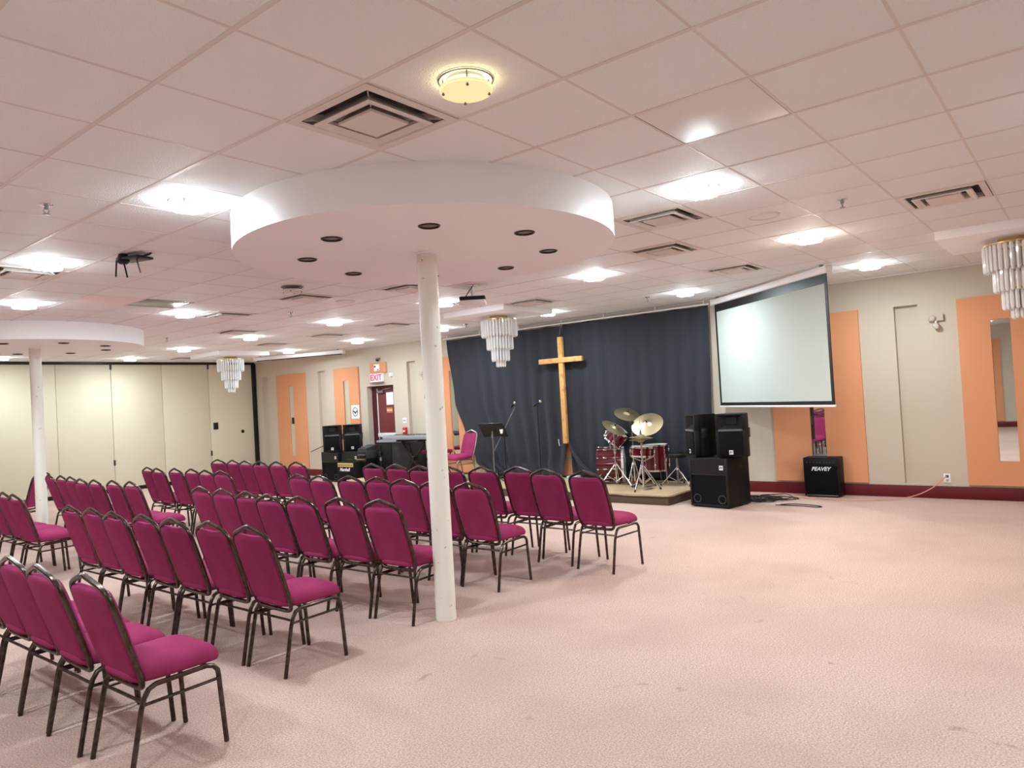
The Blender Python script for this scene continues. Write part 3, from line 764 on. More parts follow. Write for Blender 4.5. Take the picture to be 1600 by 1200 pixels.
# projector and the empty projector mount
pj = thing('projector', 'small ceiling projector hanging before the square platform', 'projector', (6.55, 5.80, 2.80), math.radians(38))
obj('projector_body', MB().box((-0.13, -0.16, 0), (0.13, 0.16, 0.055), 0.015, 3), 'white', pj)
obj('top_shell', MB().box((-0.128, -0.155, 0.05), (0.128, 0.155, 0.10), 0.012), 'black', pj)
obj('lens', MB().lathe([(0.04, 0), (0.04, 0.03), (0.03, 0.035)], 20, Matrix.Translation((0.125, -0.08, 0.04)) @ Matrix.Rotation(PI/2, 4, 'Y')), 'black', pj)
obj('mount_pole', MB().cyl((0, 0, 0.09), (0, 0, H-2.80+0.004), 0.018), 'white', pj)
obj('mount_plate', MB().box((-0.06, -0.06, H-2.80-0.012), (0.06, 0.06, H-2.80+0.004), 0.004), 'white', pj)
cb = MB().tube([(0.02, 0.10, 0.09), (-0.02, 0.05, 0.16), (-0.06, -0.02, H-2.80+0.003)], 0.006, 6, smooth=4)
cb.tube([(0.0, 0.12, 0.05), (-0.02, 0.25, 0.03), (-0.03, 0.34, 0.01)], 0.005, 6, smooth=4)
obj('cable', cb, 'cordblack', pj)
em = thing('projector_mount', 'empty black projector mount with dangling arms under the ceiling', 'projector mount', (2.74, 6.23, H), 0.3)
obj('mount_plate', MB().box((-0.06, -0.15, -0.05), (0.10, 0.10, -0.028), 0.006), 'black', em)
obj('hub', MB().lathe([(0.035, 0.004), (0.045, -0.03), (0.05, -0.06), (0.03, -0.08)], 20, Matrix.Translation((-0.02, 0.06, 0))), 'black', em)
for pts, m_ in (([(-0.06, 0.09, -0.05), (-0.065, 0.10, -0.19)], 'black'), ([(-0.03, 0.05, -0.05), (-0.03, 0.03, -0.12), (-0.03, 0.01, -0.2)], 'black'), ([(0.03, -0.03, -0.03), (0.03, -0.07, -0.16)], 'steel'), ([(0.02, -0.1, -0.03), (0.05, -0.16, -0.012), (0.06, -0.17, 0.002)], 'black')):
    obj('mount_arm', MB().tube(pts, 0.008, 8, squash=0.6), m_, em)

# ------------------------------------------------------------------ loudspeakers and amplifiers
def logo_plate(parent, x, y, z, s):
    p = obj('badge', MB().box((x-0.004, y-s/2, z-s/2), (x, y+s/2, z+s/2), 0.001), 'paper', parent)
    obj('badge_letters', text_mesh('EV', s*0.72, 0.001, 0.15, 0.001), 'black', p, (x-0.0055, y, z), FACE_NX)
def pa_speaker(loc, rz, label):
    """two-way cabinet facing local -x"""
    t = thing('loudspeaker', label, 'loudspeaker', loc, rz, 'two-way loudspeakers on subwoofers')
    W, D, Hh = 0.205, 0.34, 0.60
    poly = [(0.075, -W), (0.075, W), (D*0.45, W), (D, W*0.62), (D, -W*0.62), (D*0.45, -W)]
    mb = MB().prism(poly, 0.012, Hh)
    bmesh.ops.bevel(mb.bm, geom=list(mb.bm.edges), offset=0.008, segments=2, affect='EDGES')
    mb.box((0, -W, 0.012), (0.085, W, 0.382), 0.01).box((0, -W, 0.572), (0.085, W, Hh), 0.01)
    mb.box((0, -W, 0.37), (0.085, -0.162, 0.59), 0.008).box((0, 0.162, 0.37), (0.085, W, 0.59), 0.008)
    obj('cabinet', mb, 'blackmatte', t)
    horn = MB()
    def rr(hy, z0, z1, x): return [(x, -hy, z0), (x, hy, z0), (x, hy, z1), (x, -hy, z1)]
    horn.strip([rr(0.163, 0.381, 0.573, 0.0), rr(0.10, 0.44, 0.562, 0.045), rr(0.07, 0.455, 0.55, 0.07)], True, False, True)
    obj('horn', horn, 'black', t, angle=20)
    obj('horn_lip', MB().prism([(-0.02, -0.15), (-0.02, 0.15), (0.0, 0.165), (0.0, -0.165)], 0.364, 0.39), 'lipshine', t)
    obj('grille', MB().box((-0.012, -0.16, 0.04), (0.002, 0.16, 0.355), 0.006), 'grille', t)
    logo_plate(t, -0.0125, 0.0, 0.078, 0.056)
    for s in (-1, 1):
        obj('side_handle', MB().box((0.10, s*W-0.004 if s > 0 else -W-0.004, 0.27), (0.2, W+0.004 if s > 0 else -W+0.004, 0.40), 0.003), 'black', t)
    for x, y in ((0.04, -0.14), (0.04, 0.14), (0.28, -0.08), (0.28, 0.08)):
        obj('foot', MB().lathe([(0.015, 0), (0.017, 0.013)], 12, Matrix.Translation((x, y, 0))), 'black', t)
    return t
def subwoofer(loc, rz, label):
    t = thing('subwoofer', label, 'subwoofer', loc, rz, 'subwoofer cabinets')
    W, D, Hh = 0.30, 0.54, 0.675
    mb = MB()
    mb.box((0.0, -W, 0.012), (D, W, Hh), 0.008)
    obj('cabinet', mb, 'blackmatte', t)
    fr = MB()
    for a, b in (((-0.018, -W, 0.012), (0.004, -W+0.03, Hh)), ((-0.018, W-0.03, 0.012), (0.004, W, Hh)), ((-0.018, -W+0.03, Hh-0.028), (0.004, W-0.03, Hh)), ((-0.018, -W+0.03, 0.012), (0.004, W-0.03, 0.045)), ((-0.018, -W+0.03, 0.44), (0.004, W-0.03, 0.46))): fr.box(a, b, 0.003)
    obj('front_frame', fr, 'black', t)
    obj('upper_grille', MB().prism([(-0.016, -W+0.03), (-0.016, W-0.03), (0.003, W-0.03), (0.003, -W+0.03)], 0.46, Hh-0.028), 'black', t)
    obj('lower_grille', MB().box((-0.006, -W+0.03, 0.045), (0.003, W-0.03, 0.44)), 'grille', t)
    for s in (-1, 1):
        mt = Matrix.Translation((-0.006, s*0.195, 0.12)) @ Matrix.Rotation(-PI/2, 4, 'Y')
        p = obj('port', MB().lathe([(0.062, 0), (0.062, 0.008), (0.05, 0.008), (0.046, 0.002), (0.044, -0.006)], 28, mt, False, True), 'darkgrey', t)
        hb = MB().box((0.22, s*(W-0.001) if s > 0 else -W-0.004, 0.46), (0.36, W+0.004 if s > 0 else -W+0.001, 0.56), 0.004)
        obj('side_handle', hb, 'black', t)
    logo_plate(t, -0.017, -0.21, 0.55, 0.06)
    for x, y in ((0.06, -0.25), (0.06, 0.25), (0.48, -0.25), (0.48, 0.25)):
        obj('foot', MB().lathe([(0.02, 0), (0.022, 0.013)], 12, Matrix.Translation((x, y, 0))), 'black', t)
    return t
rz_s = math.atan2(-0.10, 0.61)                     # depth direction of the cabinet by the screen
nx, ny = 9.39, 4.185
s1 = subwoofer((nx, ny, 0), rz_s, 'black subwoofer on the carpet in front of the projection screen')
pa_speaker((9.62, 4.53, 0.675), math.radians(-47), 'loudspeaker turned toward the drums atop the subwoofer by the screen')
pa_speaker((9.44, 3.86, 0.675), math.radians(5), 'loudspeaker facing the chairs atop the subwoofer by the screen')
s2 = dup(s1, (10.16, 13.58, 0), 0.0, 'black subwoofer beneath the speakers by the orange panel', 'subwoofer cabinets')
s3 = dup(s1, (10.22, 12.94, 0), 0.0, 'black subwoofer half hidden behind the small guitar amplifier', 'subwoofer cabinets')
p0 = [o for o in bpy.data.objects if o.name.startswith('loudspeaker')][0]
dup(p0, (10.105, 13.405, 0.675), 0.72, 'loudspeaker on the partition-side subwoofer below the orange panel', 'two-way loudspeakers on subwoofers')
dup(p0, (10.39, 13.05, 0.675), 0.72, 'loudspeaker on the subwoofer behind the guitar amplifier', 'two-way loudspeakers on subwoofers')

def combo(loc, rz, W, Hh, D, label, brand, panel, shear, size, logo_y, logo_z, handle=True):
    t = thing('guitar_amplifier', label, 'amplifier', loc, rz)
    obj('cabinet', MB().box((0, -W/2, 0.012), (D, W/2, Hh), 0.012), 'blackmatte', t)
    obj('grille_cloth', MB().box((-0.006, -W/2+0.022, 0.04), (0.003, W/2-0.022, Hh-0.115), 0.003), 'grille', t)
    cp = obj('control_panel', MB().box((-0.008, -W/2+0.022, Hh-0.105), (0.003, W/2-0.022, Hh-0.025), 0.003), panel, t)
    mb = MB()
    for k in range(9):
        y = -W/2+0.06+k*(W-0.12)/8
        mb.lathe([(0.011, 0), (0.01, 0.014), (0.006, 0.015)], 12, Matrix.Translation((-0.008, y, Hh-0.065)) @ Matrix.Rotation(-PI/2, 4, 'Y'))
    obj('knob_row', mb, 'darkgrey', cp)
    obj('logo', text_mesh(brand, size, 0.002, shear, 0.002), 'paper', t, (-0.0095, logo_y, logo_z), FACE_NX)
    if handle: obj('handle', MB().tube([(D*0.4, -0.09, Hh-0.004), (D*0.4, -0.085, Hh+0.03), (D*0.4, 0, Hh+0.04), (D*0.4, 0.085, Hh+0.03), (D*0.4, 0.09, Hh-0.004)], 0.011, 8, smooth=3), 'black', t)
    obj('bottom_trim', MB().box((-0.008, -W/2+0.022, 0.02), (0.003, W/2-0.022, 0.034), 0.002), 'steel', t)
    for x, y in ((0.04, -W/2+0.05), (0.04, W/2-0.05), (D-0.04, -W/2+0.05), (D-0.04, W/2-0.05)):
        obj('foot', MB().lathe([(0.014, 0), (0.016, 0.013)], 12, Matrix.Translation((x, y, 0))), 'black', t)
    return t
combo((9.78, 12.56, 0), 0.0, 0.56, 0.50, 0.24, 'small guitar amplifier with gold control panel before the speaker stack', 'Marshall', 'goldpanel', 0.25, 0.10, 0.02, 0.335)
combo((10.70, 3.085, 0), 0.0, 0.48, 0.56, 0.26, 'black guitar amplifier standing against the wide orange panel', 'PEAVEY', 'black', 0.3, 0.075, 0.0, 0.40, False)
# gear beside the stack
ra = thing('amplifier_head', 'dark amplifier with a pale edge beside the partition-side speaker stack', 'amplifier', (10.12, 12.455, 0.0))
obj('cabinet', MB().box((0, -0.15, 0.012), (0.5, 0.15, 0.52), 0.01), 'blackmatte', ra)
obj('pale_edge', MB().box((-0.008, -0.15, 0.50), (0.02, 0.15, 0.53), 0.003), 'gold', ra)
obj('grille_cloth', MB().box((-0.006, -0.13, 0.05), (0.002, 0.13, 0.47)), 'grille', ra)
for x, y in ((0.05, -0.11), (0.05, 0.11), (0.45, -0.11), (0.45, 0.11)): obj('foot', MB().lathe([(0.016, 0), (0.018, 0.013)], 12, Matrix.Translation((x, y, 0))), 'black', ra)
rk = thing('rack_unit', 'grey rack unit stacked on the dark amplifier near the door', 'audio rack', (10.15, 12.455, 0.53))
obj('rack_case', MB().box((0, -0.148, 0), (0.42, 0.148, 0.17), 0.006), 'darkgrey', rk)
obj('rack_face', MB().box((-0.006, -0.135, 0.015), (0.002, 0.135, 0.155), 0.002), 'black', rk)
for k in range(5): obj('knob', MB().lathe([(0.014, 0), (0.012, 0.016)], 12, Matrix.Translation((-0.006, -0.10+0.05*k, 0.085)) @ Matrix.Rotation(-PI/2, 4, 'Y')), 'grey', rk)
rk2 = thing('small_mixer', 'little cluttered mixer on top of the grey rack unit near the door', 'audio mixer', (10.16, 12.455, 0.70))
obj('mixer_case', MB().prism([(0, 0), (0.3, 0), (0.3, 0.12), (0.0, 0.05)], -0.14, 0.14, Matrix(((1, 0, 0, 0), (0, 0, -1, 0), (0, 1, 0, 0), (0, 0, 0, 1)))), 'darkgrey', rk2)
for k in range(6): obj('fader_knob', MB().box((0.08, -0.12+0.043*k, 0.065), (0.10, -0.105+0.043*k, 0.095), 0.003), 'grey', rk2)

rc = thing('road_case', 'tall charcoal road case on stage under the mixing console', 'road case', (10.36, 11.66, SZ))
obj('case_body', MB().box((0, -0.50, 0.03), (0.45, 0.50, 0.72), 0.012), 'charcoal', rc)
mb = MB()
for y in (-0.50, 0.50):
    for x in (0, 0.45): mb.box((x-0.008, y-0.012, 0.03), (x+0.008, y+0.012, 0.72), 0.004)
obj('edge_trim', mb, 'black', rc)
obj('case_panel', MB().box((-0.01, 0.06, 0.05), (0.002, 0.48, 0.70), 0.003), 'blackmatte', rc)
for y in (-0.42, 0.42):
    for x in (0.06, 0.39): obj('caster', MB().lathe([(0.022, -0.014), (0.03, -0.01), (0.03, 0.01), (0.022, 0.014)], 16, Matrix.Translation((x, y, 0.03)) @ Matrix.Rotation(PI/2, 4, 'X')), 'black', rc)
mx = thing('mixing_console', 'silver mixing console lying on the charcoal road case', 'mixing console', (10.33, 11.74, SZ+0.72))
MX = Matrix(((1, 0, 0, 0), (0, 0, -1, 0), (0, 1, 0, 0), (0, 0, 0, 1)))
obj('console_body', MB().prism([(0, 0), (0.5, 0), (0.5, 0.10), (0.38, 0.09), (0.0, 0.035)], -0.42, 0.38, MX), 'keysilver', mx)
obj('console_end', MB().prism([(-0.01, 0), (0.51, 0), (0.51, 0.11), (0.38, 0.10), (-0.01, 0.045)], -0.45, -0.42, MX), 'black', mx)
obj('console_end', MB().prism([(-0.01, 0), (0.51, 0), (0.51, 0.11), (0.38, 0.10), (-0.01, 0.045)], 0.38, 0.41, MX), 'black', mx)
for k in range(12):
    obj('fader', MB().box((0.09, -0.34+0.06*k, 0.045), (0.12, -0.325+0.06*k, 0.07), 0.003), 'black', mx)
    obj('knob_strip', MB().box((0.2, -0.338+0.06*k, 0.06), (0.36, -0.328+0.06*k, 0.092), 0.003), 'paper', mx)

# keyboard on its stand, bench, chair on stage
kb = thing('keyboard', 'long silver electronic keyboard on a black stand on stage', 'keyboard', (9.96, 10.80, 0.945))
obj('keyboard_body', MB().box((0, -0.74, 0), (0.36, 0.74, 0.075), 0.012), 'keysilver', kb)
obj('control_strip', MB().box((0.01, -0.70, 0.072), (0.19, 0.70, 0.082), 0.003), 'grey', kb)
obj('display', MB().box((0.06, -0.1, 0.08), (0.14, 0.12, 0.085), 0.002), 'black', kb)
wk = MB(); bk = MB()
n = 52
for k in range(n):
    y = -0.61+1.22*k/n
    wk.box((0.2, y+0.001, 0.07), (0.352, y+1.22/n-0.001, 0.086))
    if k % 7 in (0, 1, 3, 4, 5): bk.box((0.2, y+0.016, 0.08), (0.29, y+0.03, 0.096))
obj('keys', wk, 'paper', kb); obj('black_keys', bk, 'black', kb)
ks = thing('keyboard_stand', 'black X-shaped stand under the silver keyboard', 'stand', (10.13, 10.80, SZ))
for s in (-1, 1):
    obj('leg', MB().box((-0.2, -0.02, -0.43), (0.2, 0.02, 0.43), mtx=Matrix.Translation((s*0.03, 0, 0.40)) @ Matrix.Rotation(0, 4, 'X') @ Matrix.Diagonal((0.1, 1, 1, 1)) @ Matrix.Rotation(s*0.75, 4, 'X')), 'black', ks)
    obj('top_arm', MB().box((-0.17, s*0.30-0.02, 0.755), (0.17, s*0.30+0.02, 0.795), 0.006), 'black', ks)
    obj('foot_bar', MB().box((-0.22, s*0.30-0.02, 0), (0.22, s*0.30+0.02, 0.05), 0.012), 'black', ks)
obj('pivot', MB().lathe([(0.05, -0.06), (0.05, 0.06)], 20, Matrix.Translation((0, 0, 0.40)) @ Matrix.Rotation(PI/2, 4, 'Y')), 'black', ks)
kst = thing('mic_stand', 'black column stand with clamps standing before the road case', 'stand', (10.02, 11.68, SZ))
obj('pole', MB().cyl((0, 0, 0.02), (0, 0, 0.70), 0.016), 'black', kst)
obj('base', MB().lathe([(0.13, 0), (0.13, 0.012), (0.03, 0.025)], 28), 'black', kst)
obj('clamp', MB().box((-0.03, -0.035, 0.47), (0.03, 0.035, 0.55), 0.01), 'black', kst)
obj('clamp', MB().lathe([(0.026, 0.36), (0.03, 0.38), (0.026, 0.43)], 16), 'steel', kst)
kbn = thing('keyboard_bench', 'folding bench with burgundy seat behind the silver keyboard', 'bench', (10.55, 10.55, SZ))
obj('seat', MB().box((-0.17, -0.3, 0.475), (0.17, 0.3, 0.545), 0.03, 3), 'fabric', kbn)
for s in (-1, 1):
    obj('leg', MB().tube([(-0.15*s, -0.24, 0.012), (0.0, -0.24, 0.25), (0.15*s, -0.24, 0.478)], 0.011, 8), 'bronze', kbn)
    obj('leg', MB().tube([(-0.15*s, 0.24, 0.012), (0.0, 0.24, 0.25), (0.15*s, 0.24, 0.478)], 0.011, 8), 'bronze', kbn)
    obj('foot_rail', MB().cyl((s*0.15, -0.27, 0.011), (s*0.15, 0.27, 0.011), 0.011, 8), 'bronze', kbn)
yw = math.radians(170)
chs = dup(chair0, (0, 0, 0), 0, 'burgundy chair with silver frame on stage beside the music stand', 'burgundy banquet chairs')
px, py = 10.33, 9.37
chs.location = (px + AX*math.cos(yw), py + AX*math.sin(yw), SZ+0.003); chs.rotation_euler = (0, 0, yw)
del chs['group']
for ch in chs.children:
    if ch.name.split('.')[0] in ('leg', 'back_frame', 'side_stretcher', 'cross_bar'):
        ch.data = ch.data.copy(); ch.data.materials.clear(); ch.data.materials.append(M['silverframe'])

# music stand and microphones
ms = thing('music_stand', 'black music stand with a tilted desk before the curtain', 'music stand', (10.0, 8.55, SZ), math.radians(10))
obj('desk', MB().box((-0.008, -0.25, -0.16), (0.008, 0.25, 0.16), 0.003, mtx=Matrix.Translation((0, 0, 0.95)) @ Matrix.Rotation(math.radians(-38), 4, 'Y')), 'black', ms)
obj('desk_ledge', MB().box((0.0, -0.25, -0.165), (0.055, 0.25, -0.155), 0.002, mtx=Matrix.Translation((0, 0, 0.95)) @ Matrix.Rotation(math.radians(-38), 4, 'Y')), 'black', ms)
obj('pole', MB().cyl((-0.02, 0, 0.08), (-0.02, 0, 0.93), 0.012), 'steel', ms)
obj('collar', MB().lathe([(0.02, 0.80), (0.024, 0.83), (0.02, 0.87)], 16, Matrix.Translation((-0.02, 0, 0))), 'steel', ms)
for k in range(3):
    a = 2*PI*k/3+0.4
    obj('leg', MB().tube([(-0.02, 0, 0.16), (-0.02+0.14*math.cos(a), 0.14*math.sin(a), 0.06), (-0.02+0.25*math.cos(a), 0.25*math.sin(a), 0.008)], 0.008, 8), 'black', ms)
tag(obj('paper_cup', MB().lathe([(0.02, 0), (0.034, 0.075), (0.031, 0.075), (0.018, 0.004)], 18, Matrix.Translation((9.93, 8.29, 1.035))), 'paper'), 'small white cup on the corner of the music stand desk', 'cup')
def mic(parent, a, b):
    a, b = Vector(a), Vector(b); d = (b-a).normalized()
    q = Vector((0, 0, 1)).rotation_difference(d).to_matrix().to_4x4(); mt = Matrix.Translation(a) @ q
    ln = (b-a).length
    m_ = obj('microphone', MB().lathe([(0.009, 0), (0.012, 0.02), (0.016, ln-0.06), (0.018, ln-0.05)], 16, mt), 'black', parent)
    obj('microphone_head', MB().lathe([(0.018, ln-0.05), (0.026, ln-0.035), (0.026, ln-0.015), (0.015, ln+0.002), (0.004, ln+0.006)], 18, mt), 'chrome', m_)
    obj('mic_clip', MB().lathe([(0.02, 0.03), (0.021, 0.075)], 14, mt), 'black', m_)
def tripod(parent, h, spread, m_='black', a0=0.3, r=0.009):
    for k in range(3):
        a = a0+2*PI*k/3
        obj('leg', MB().tube([(0.015*math.cos(a), 0.015*math.sin(a), h), (spread*math.cos(a), spread*math.sin(a), 0.008)], r, 8), m_, parent)
m1 = thing('microphone_stand', 'boom microphone stand with slanted steel arm behind the music stand', 'microphone stand', (10.26, 8.50, SZ))
obj('pole', MB().cyl((0, 0, 0.08), (0, 0, 1.02), 0.009), 'black', m1)
tripod(m1, 0.14, 0.19)
obj('boom_arm', MB().cyl((-0.06, 0.25, 0.50), (0.035, -0.26, 1.34), 0.008), 'steel', m1)
obj('boom_clamp', MB().lathe([(0.022, -0.03), (0.022, 0.03)], 14, Matrix.Translation((0, 0.0, 0.96)) @ Matrix.Rotation(PI/2, 4, 'Y')), 'black', m1)
mic(m1, (0.03, -0.17, 1.345), (-0.01, -0.31, 1.43))
m2 = thing('microphone_stand', 'straight black microphone stand between music stand and cross', 'microphone stand', (10.2, 7.66, SZ))
obj('pole', MB().cyl((0, 0, 0.03), (0, 0, 1.36), 0.009), 'black', m2)
obj('base', MB().lathe([(0.13, 0), (0.13, 0.012), (0.03, 0.03)], 32), 'black', m2)
mic(m2, (0.0, 0.1, 1.335), (0.0, -0.10, 1.435))
m3 = thing('microphone_stand', 'black boom stand leaning out behind the partition-side speaker stack', 'microphone stand', (10.92, 14.3, 0))
obj('pole', MB().cyl((0, 0, 0.05), (0, 0, 0.98), 0.01), 'black', m3)
tripod(m3, 0.12, 0.07, 'black', 0.2)
obj('boom_arm', MB().tube([(0, -0.15, 0.95), (0, 1.06, 0.61)], 0.009, 8), 'black', m3)

# ------------------------------------------------------------------ drum kit
kit = 'drum kit on stage'
def ori(d):                                        # matrix turning +z to direction d
    return Vector((0, 0, 1)).rotation_difference(Vector(d).normalized()).to_matrix().to_4x4()
def drum_shell(t, r, ln, mt, lugs=8, topm='skin', botm='skin', mini=False):
    obj('shell', MB().lathe([(r, -ln/2), (r, ln/2)], 48, mt, False, False), 'reddrum', t)
    for s, mm in ((1, topm), (-1, botm)):
        obj('head', MB().lathe([(r-0.001, s*(ln/2-0.004)), (r-0.004, s*(ln/2+0.003)), (0.01, s*(ln/2+0.004))], 48, mt, False, True), mm, t)
        obj('hoop', MB().lathe([(r+0.004, s*(ln/2-0.016)), (r+0.014, s*(ln/2-0.014)), (r+0.012, s*(ln/2+0.012)), (r-0.002, s*(ln/2+0.012)), (r-0.002, s*(ln/2))], 48, mt, False, False), 'chrome', t)
    for k in range(lugs):
        a = 2*PI*(k+0.5)/lugs
        mb = MB().cyl(((r+0.012)*math.cos(a), (r+0.012)*math.sin(a), -ln/2), ((r+0.012)*math.cos(a), (r+0.012)*math.sin(a), ln/2), 0.0045, 6)
        for z in ((-0.3*ln, 0.3*ln) if ln > 0.2 else (0,)):
            mb.box(((r-0.002), -0.011, z-0.022), (r+0.022, 0.011, z+0.022), 0.004, mtx=Matrix.Rotation(a, 4, 'Z'))
        bmesh.ops.transform(mb.bm, matrix=mt, verts=mb.bm.verts)
        obj('lug', mb, 'chrome', t)
bax = Vector((-0.45, 0.89, 0))
bd = thing('bass_drum', 'big red bass drum lying on its side on stage', 'drum', (10.40, 6.34, SZ+0.307), 0, kit)
mt = ori(bax)
obj('shell', MB().lathe([(0.27, -0.2), (0.27, 0.2)], 64, mt, False, False), 'reddrum', bd)
for s, mm in ((1, 'skin'), (-1, 'skin')):
    obj('head', MB().lathe([(0.269, s*0.195), (0.262, s*0.204), (0.01, s*0.206)], 64, mt, False, True), mm, bd)
    obj('hoop', MB().lathe([(0.27, s*0.18), (0.288, s*0.182), (0.288, s*0.222), (0.27, s*0.222), (0.265, s*0.2)], 64, mt, False, False), 'palegloss' if s < 0 else 'reddrum', bd)
for k in range(10):
    a = 2*PI*(k+0.5)/10
    mb = MB().cyl((0.292*math.cos(a), 0.292*math.sin(a), -0.22), (0.292*math.cos(a), 0.292*math.sin(a), 0.22), 0.005, 6)
    for z in (-0.2, 0.2): mb.box((0.262, -0.012, z-0.014), (0.304, 0.012, z+0.014), 0.003, mtx=Matrix.Rotation(a, 4, 'Z'))
    for z in (-0.08, 0.08): mb.box((0.266, -0.013, z-0.03), (0.298, 0.013, z+0.03), 0.005, mtx=Matrix.Rotation(a, 4, 'Z'))
    bmesh.ops.transform(mb.bm, matrix=mt, verts=mb.bm.verts)
    obj('lug', mb, 'chrome', bd)
side = Vector((0.89, 0.45, 0))
for s in (-1, 1):
    p = bax*0.14 + side*s*0.235; q = bax*0.24 + side*s*0.34
    obj('spur', MB().tube([(p.x, p.y, -0.10), (q.x, q.y, -0.296)], 0.009, 8), 'chrome', bd)
obj('tom_post', MB().cyl((0, 0, 0.262), (0, 0, 0.36), 0.016), 'chrome', bd)
obj('tom_arm', MB().tube([tuple(side*-0.05+Vector((0, 0, 0.385))), (0, 0, 0.35), tuple(side*0.05+Vector((0, 0, 0.385)))], 0.012, 8), 'chrome', bd)
n_t = (0.35, -0.62, 0.78)
t1 = thing('rack_tom', 'red rack tom with a tilted white head above the bass drum', 'drum', (10.25, 6.13, 0.915), 0, kit)
drum_shell(t1, 0.15, 0.22, ori(n_t), 6)
t2 = thing('rack_tom', 'red rack tom in shadow behind the tilted one', 'drum', (10.63, 6.36, 0.95), 0, kit)
drum_shell(t2, 0.16, 0.23, ori((0.2, -0.6, 0.8)), 6)
ft = thing('floor_tom', 'deep red floor tom on chrome legs beside the drum throne', 'drum', (10.50, 5.56, SZ+0.42), 0, kit)
drum_shell(ft, 0.20, 0.40, Matrix.Identity(4), 8)
for k in range(3):
    a = 2*PI*k/3+0.2
    obj('leg', MB().tube([(0.222*math.cos(a), 0.222*math.sin(a), 0.06), (0.222*math.cos(a), 0.222*math.sin(a), -0.34), (0.25*math.cos(a), 0.25*math.sin(a), -0.412)], 0.007, 8), 'chrome', ft)
    obj('leg_bracket', MB().box((0.196, -0.02, -0.06), (0.236, 0.02, 0.0), 0.006, mtx=Matrix.Rotation(a, 4, 'Z')), 'chrome', ft)
def kit_tripod(t, h, spread, a0):
    for k in range(3):
        a = a0+2*PI*k/3; c, s = math.cos(a), math.sin(a)
        lg = obj('leg', MB().tube([(0.02*c, 0.02*s, h), (spread*c, spread*s, 0.02)], 0.009, 8).tube([(0.02*c, 0.02*s, h*0.28), (spread*0.5*c, spread*0.5*s, h*0.52)], 0.006, 8), 'chrome', t)
        obj('rubber_foot', MB().tube([(spread*0.94*c, spread*0.94*s, 0.034), (spread*1.03*c, spread*1.03*s, 0.012)], 0.014, 8), 'black', lg)
    obj('leg_collar', MB().lathe([(0.022, h-0.03), (0.024, h), (0.022, h+0.03)], 14), 'chrome', t)
def cymbal(t, r, c, n_, bell=0.05):
    mt = Matrix.Translation(c) @ ori(n_)
    cy = obj('cymbal', MB().lathe([(r, 0), (r*0.8, 0.010), (r*0.4, 0.022), (bell*1.2, 0.028), (bell*0.8, 0.045), (0.006, 0.052), (0.006, 0.050), (bell*0.78, 0.043), (bell*1.18, 0.026), (r*0.4, 0.020), (r*0.8, 0.008), (r, -0.001)], 56, mt, False, False), 'cymbal', t)
    obj('wing_nut', MB().lathe([(0.014, 0.05), (0.014, 0.06), (0.006, 0.066), (0.006, 0.085)], 12, mt), 'black', cy)
def stand(x, y, label, h, tilt=None, spread=0.30, a0=0.4):
    t = thing('cymbal_stand', label, 'cymbal stand', (x, y, SZ), 0, kit)
    kit_tripod(t, 0.36, spread, a0)
    obj('pole', MB().tube([(0, 0, 0.06), (0, 0, h*0.62)], 0.0125, 10).tube([(0, 0, h*0.6), (0, 0, h)], 0.009, 10), 'chrome', t)
    obj('pole_clamp', MB().lathe([(0.02, h*0.6-0.025), (0.022, h*0.6), (0.02, h*0.6+0.025)], 14), 'chrome', t)
    return t
c1 = stand(9.98, 6.0, 'cymbal stand with low tilted cymbal before the red tom', 0.93)
cymbal(c1, 0.205, (0, 0, 0.935), (-0.02, -0.62, 0.80))
c2 = stand(10.64, 5.87, 'tall cymbal stand with the highest cymbal behind the tom', 1.02, spread=0.13)
obj('boom_arm', MB().cyl((0.0, -0.02, 1.0), (-0.02, 0.24, 1.13), 0.009), 'chrome', c2)
cymbal(c2, 0.22, (-0.02, 0.24, 1.125), (-0.28, -0.42, 0.86))
c3 = stand(10.26, 5.83, 'cymbal stand with the large ride cymbal facing the chairs', 0.98, spread=0.12)
obj('tilter', MB().box((-0.03, -0.03, 0.88), (0.03, 0.03, 1.03), 0.012), 'black', c3)
obj('boom_arm', MB().cyl((0.0, 0.0, 0.97), (0.02, -0.25, 0.99), 0.01), 'chrome', c3)
cymbal(c3, 0.255, (0.02, -0.27, 0.965), (-0.66, -0.12, 0.74), 0.06)
hh = thing('hi_hat_stand', 'chrome hi-hat stand with flat cymbals at the stage front', 'hi-hat', (9.72, 5.38, SZ), 0, kit)
kit_tripod(hh, 0.37, 0.25, -1.1)
obj('pole', MB().cyl((0, 0, 0.05), (0, 0, 0.90), 0.0125), 'chrome', hh)
obj('pull_rod', MB().cyl((0, 0, 0.88), (0, 0, 1.06), 0.004), 'chrome', hh)
cymbal(hh, 0.18, (0, 0, 0.795), (0.03, -0.05, 1))
cymbal(hh, 0.18, (0, 0, 0.775), (0.03, -0.05, -1))
obj('hat_clutch', MB().lathe([(0.014, 0.85), (0.016, 0.87), (0.012, 0.91)], 12), 'chrome', hh)
obj('foot_pedal', MB().box((0.03, -0.05, 0.03), (0.28, 0.05, 0.045), 0.006), 'steel', hh)
sn = thing('snare_drum', 'shallow red snare drum with chrome hoops behind the hi-hat stand', 'drum', (10.14, 5.60, 0.70), 0, kit)
drum_shell(sn, 0.178, 0.14, ori((0.03, -0.06, 1)), 8)
ss = thing('snare_stand', 'low chrome stand under the snare drum', 'stand', (10.14, 5.60, SZ), 0, kit)
kit_tripod(ss, 0.26, 0.19, 0.6)
obj('pole', MB().cyl((0, 0, 0.05), (0, 0, 0.40), 0.012), 'chrome', ss)
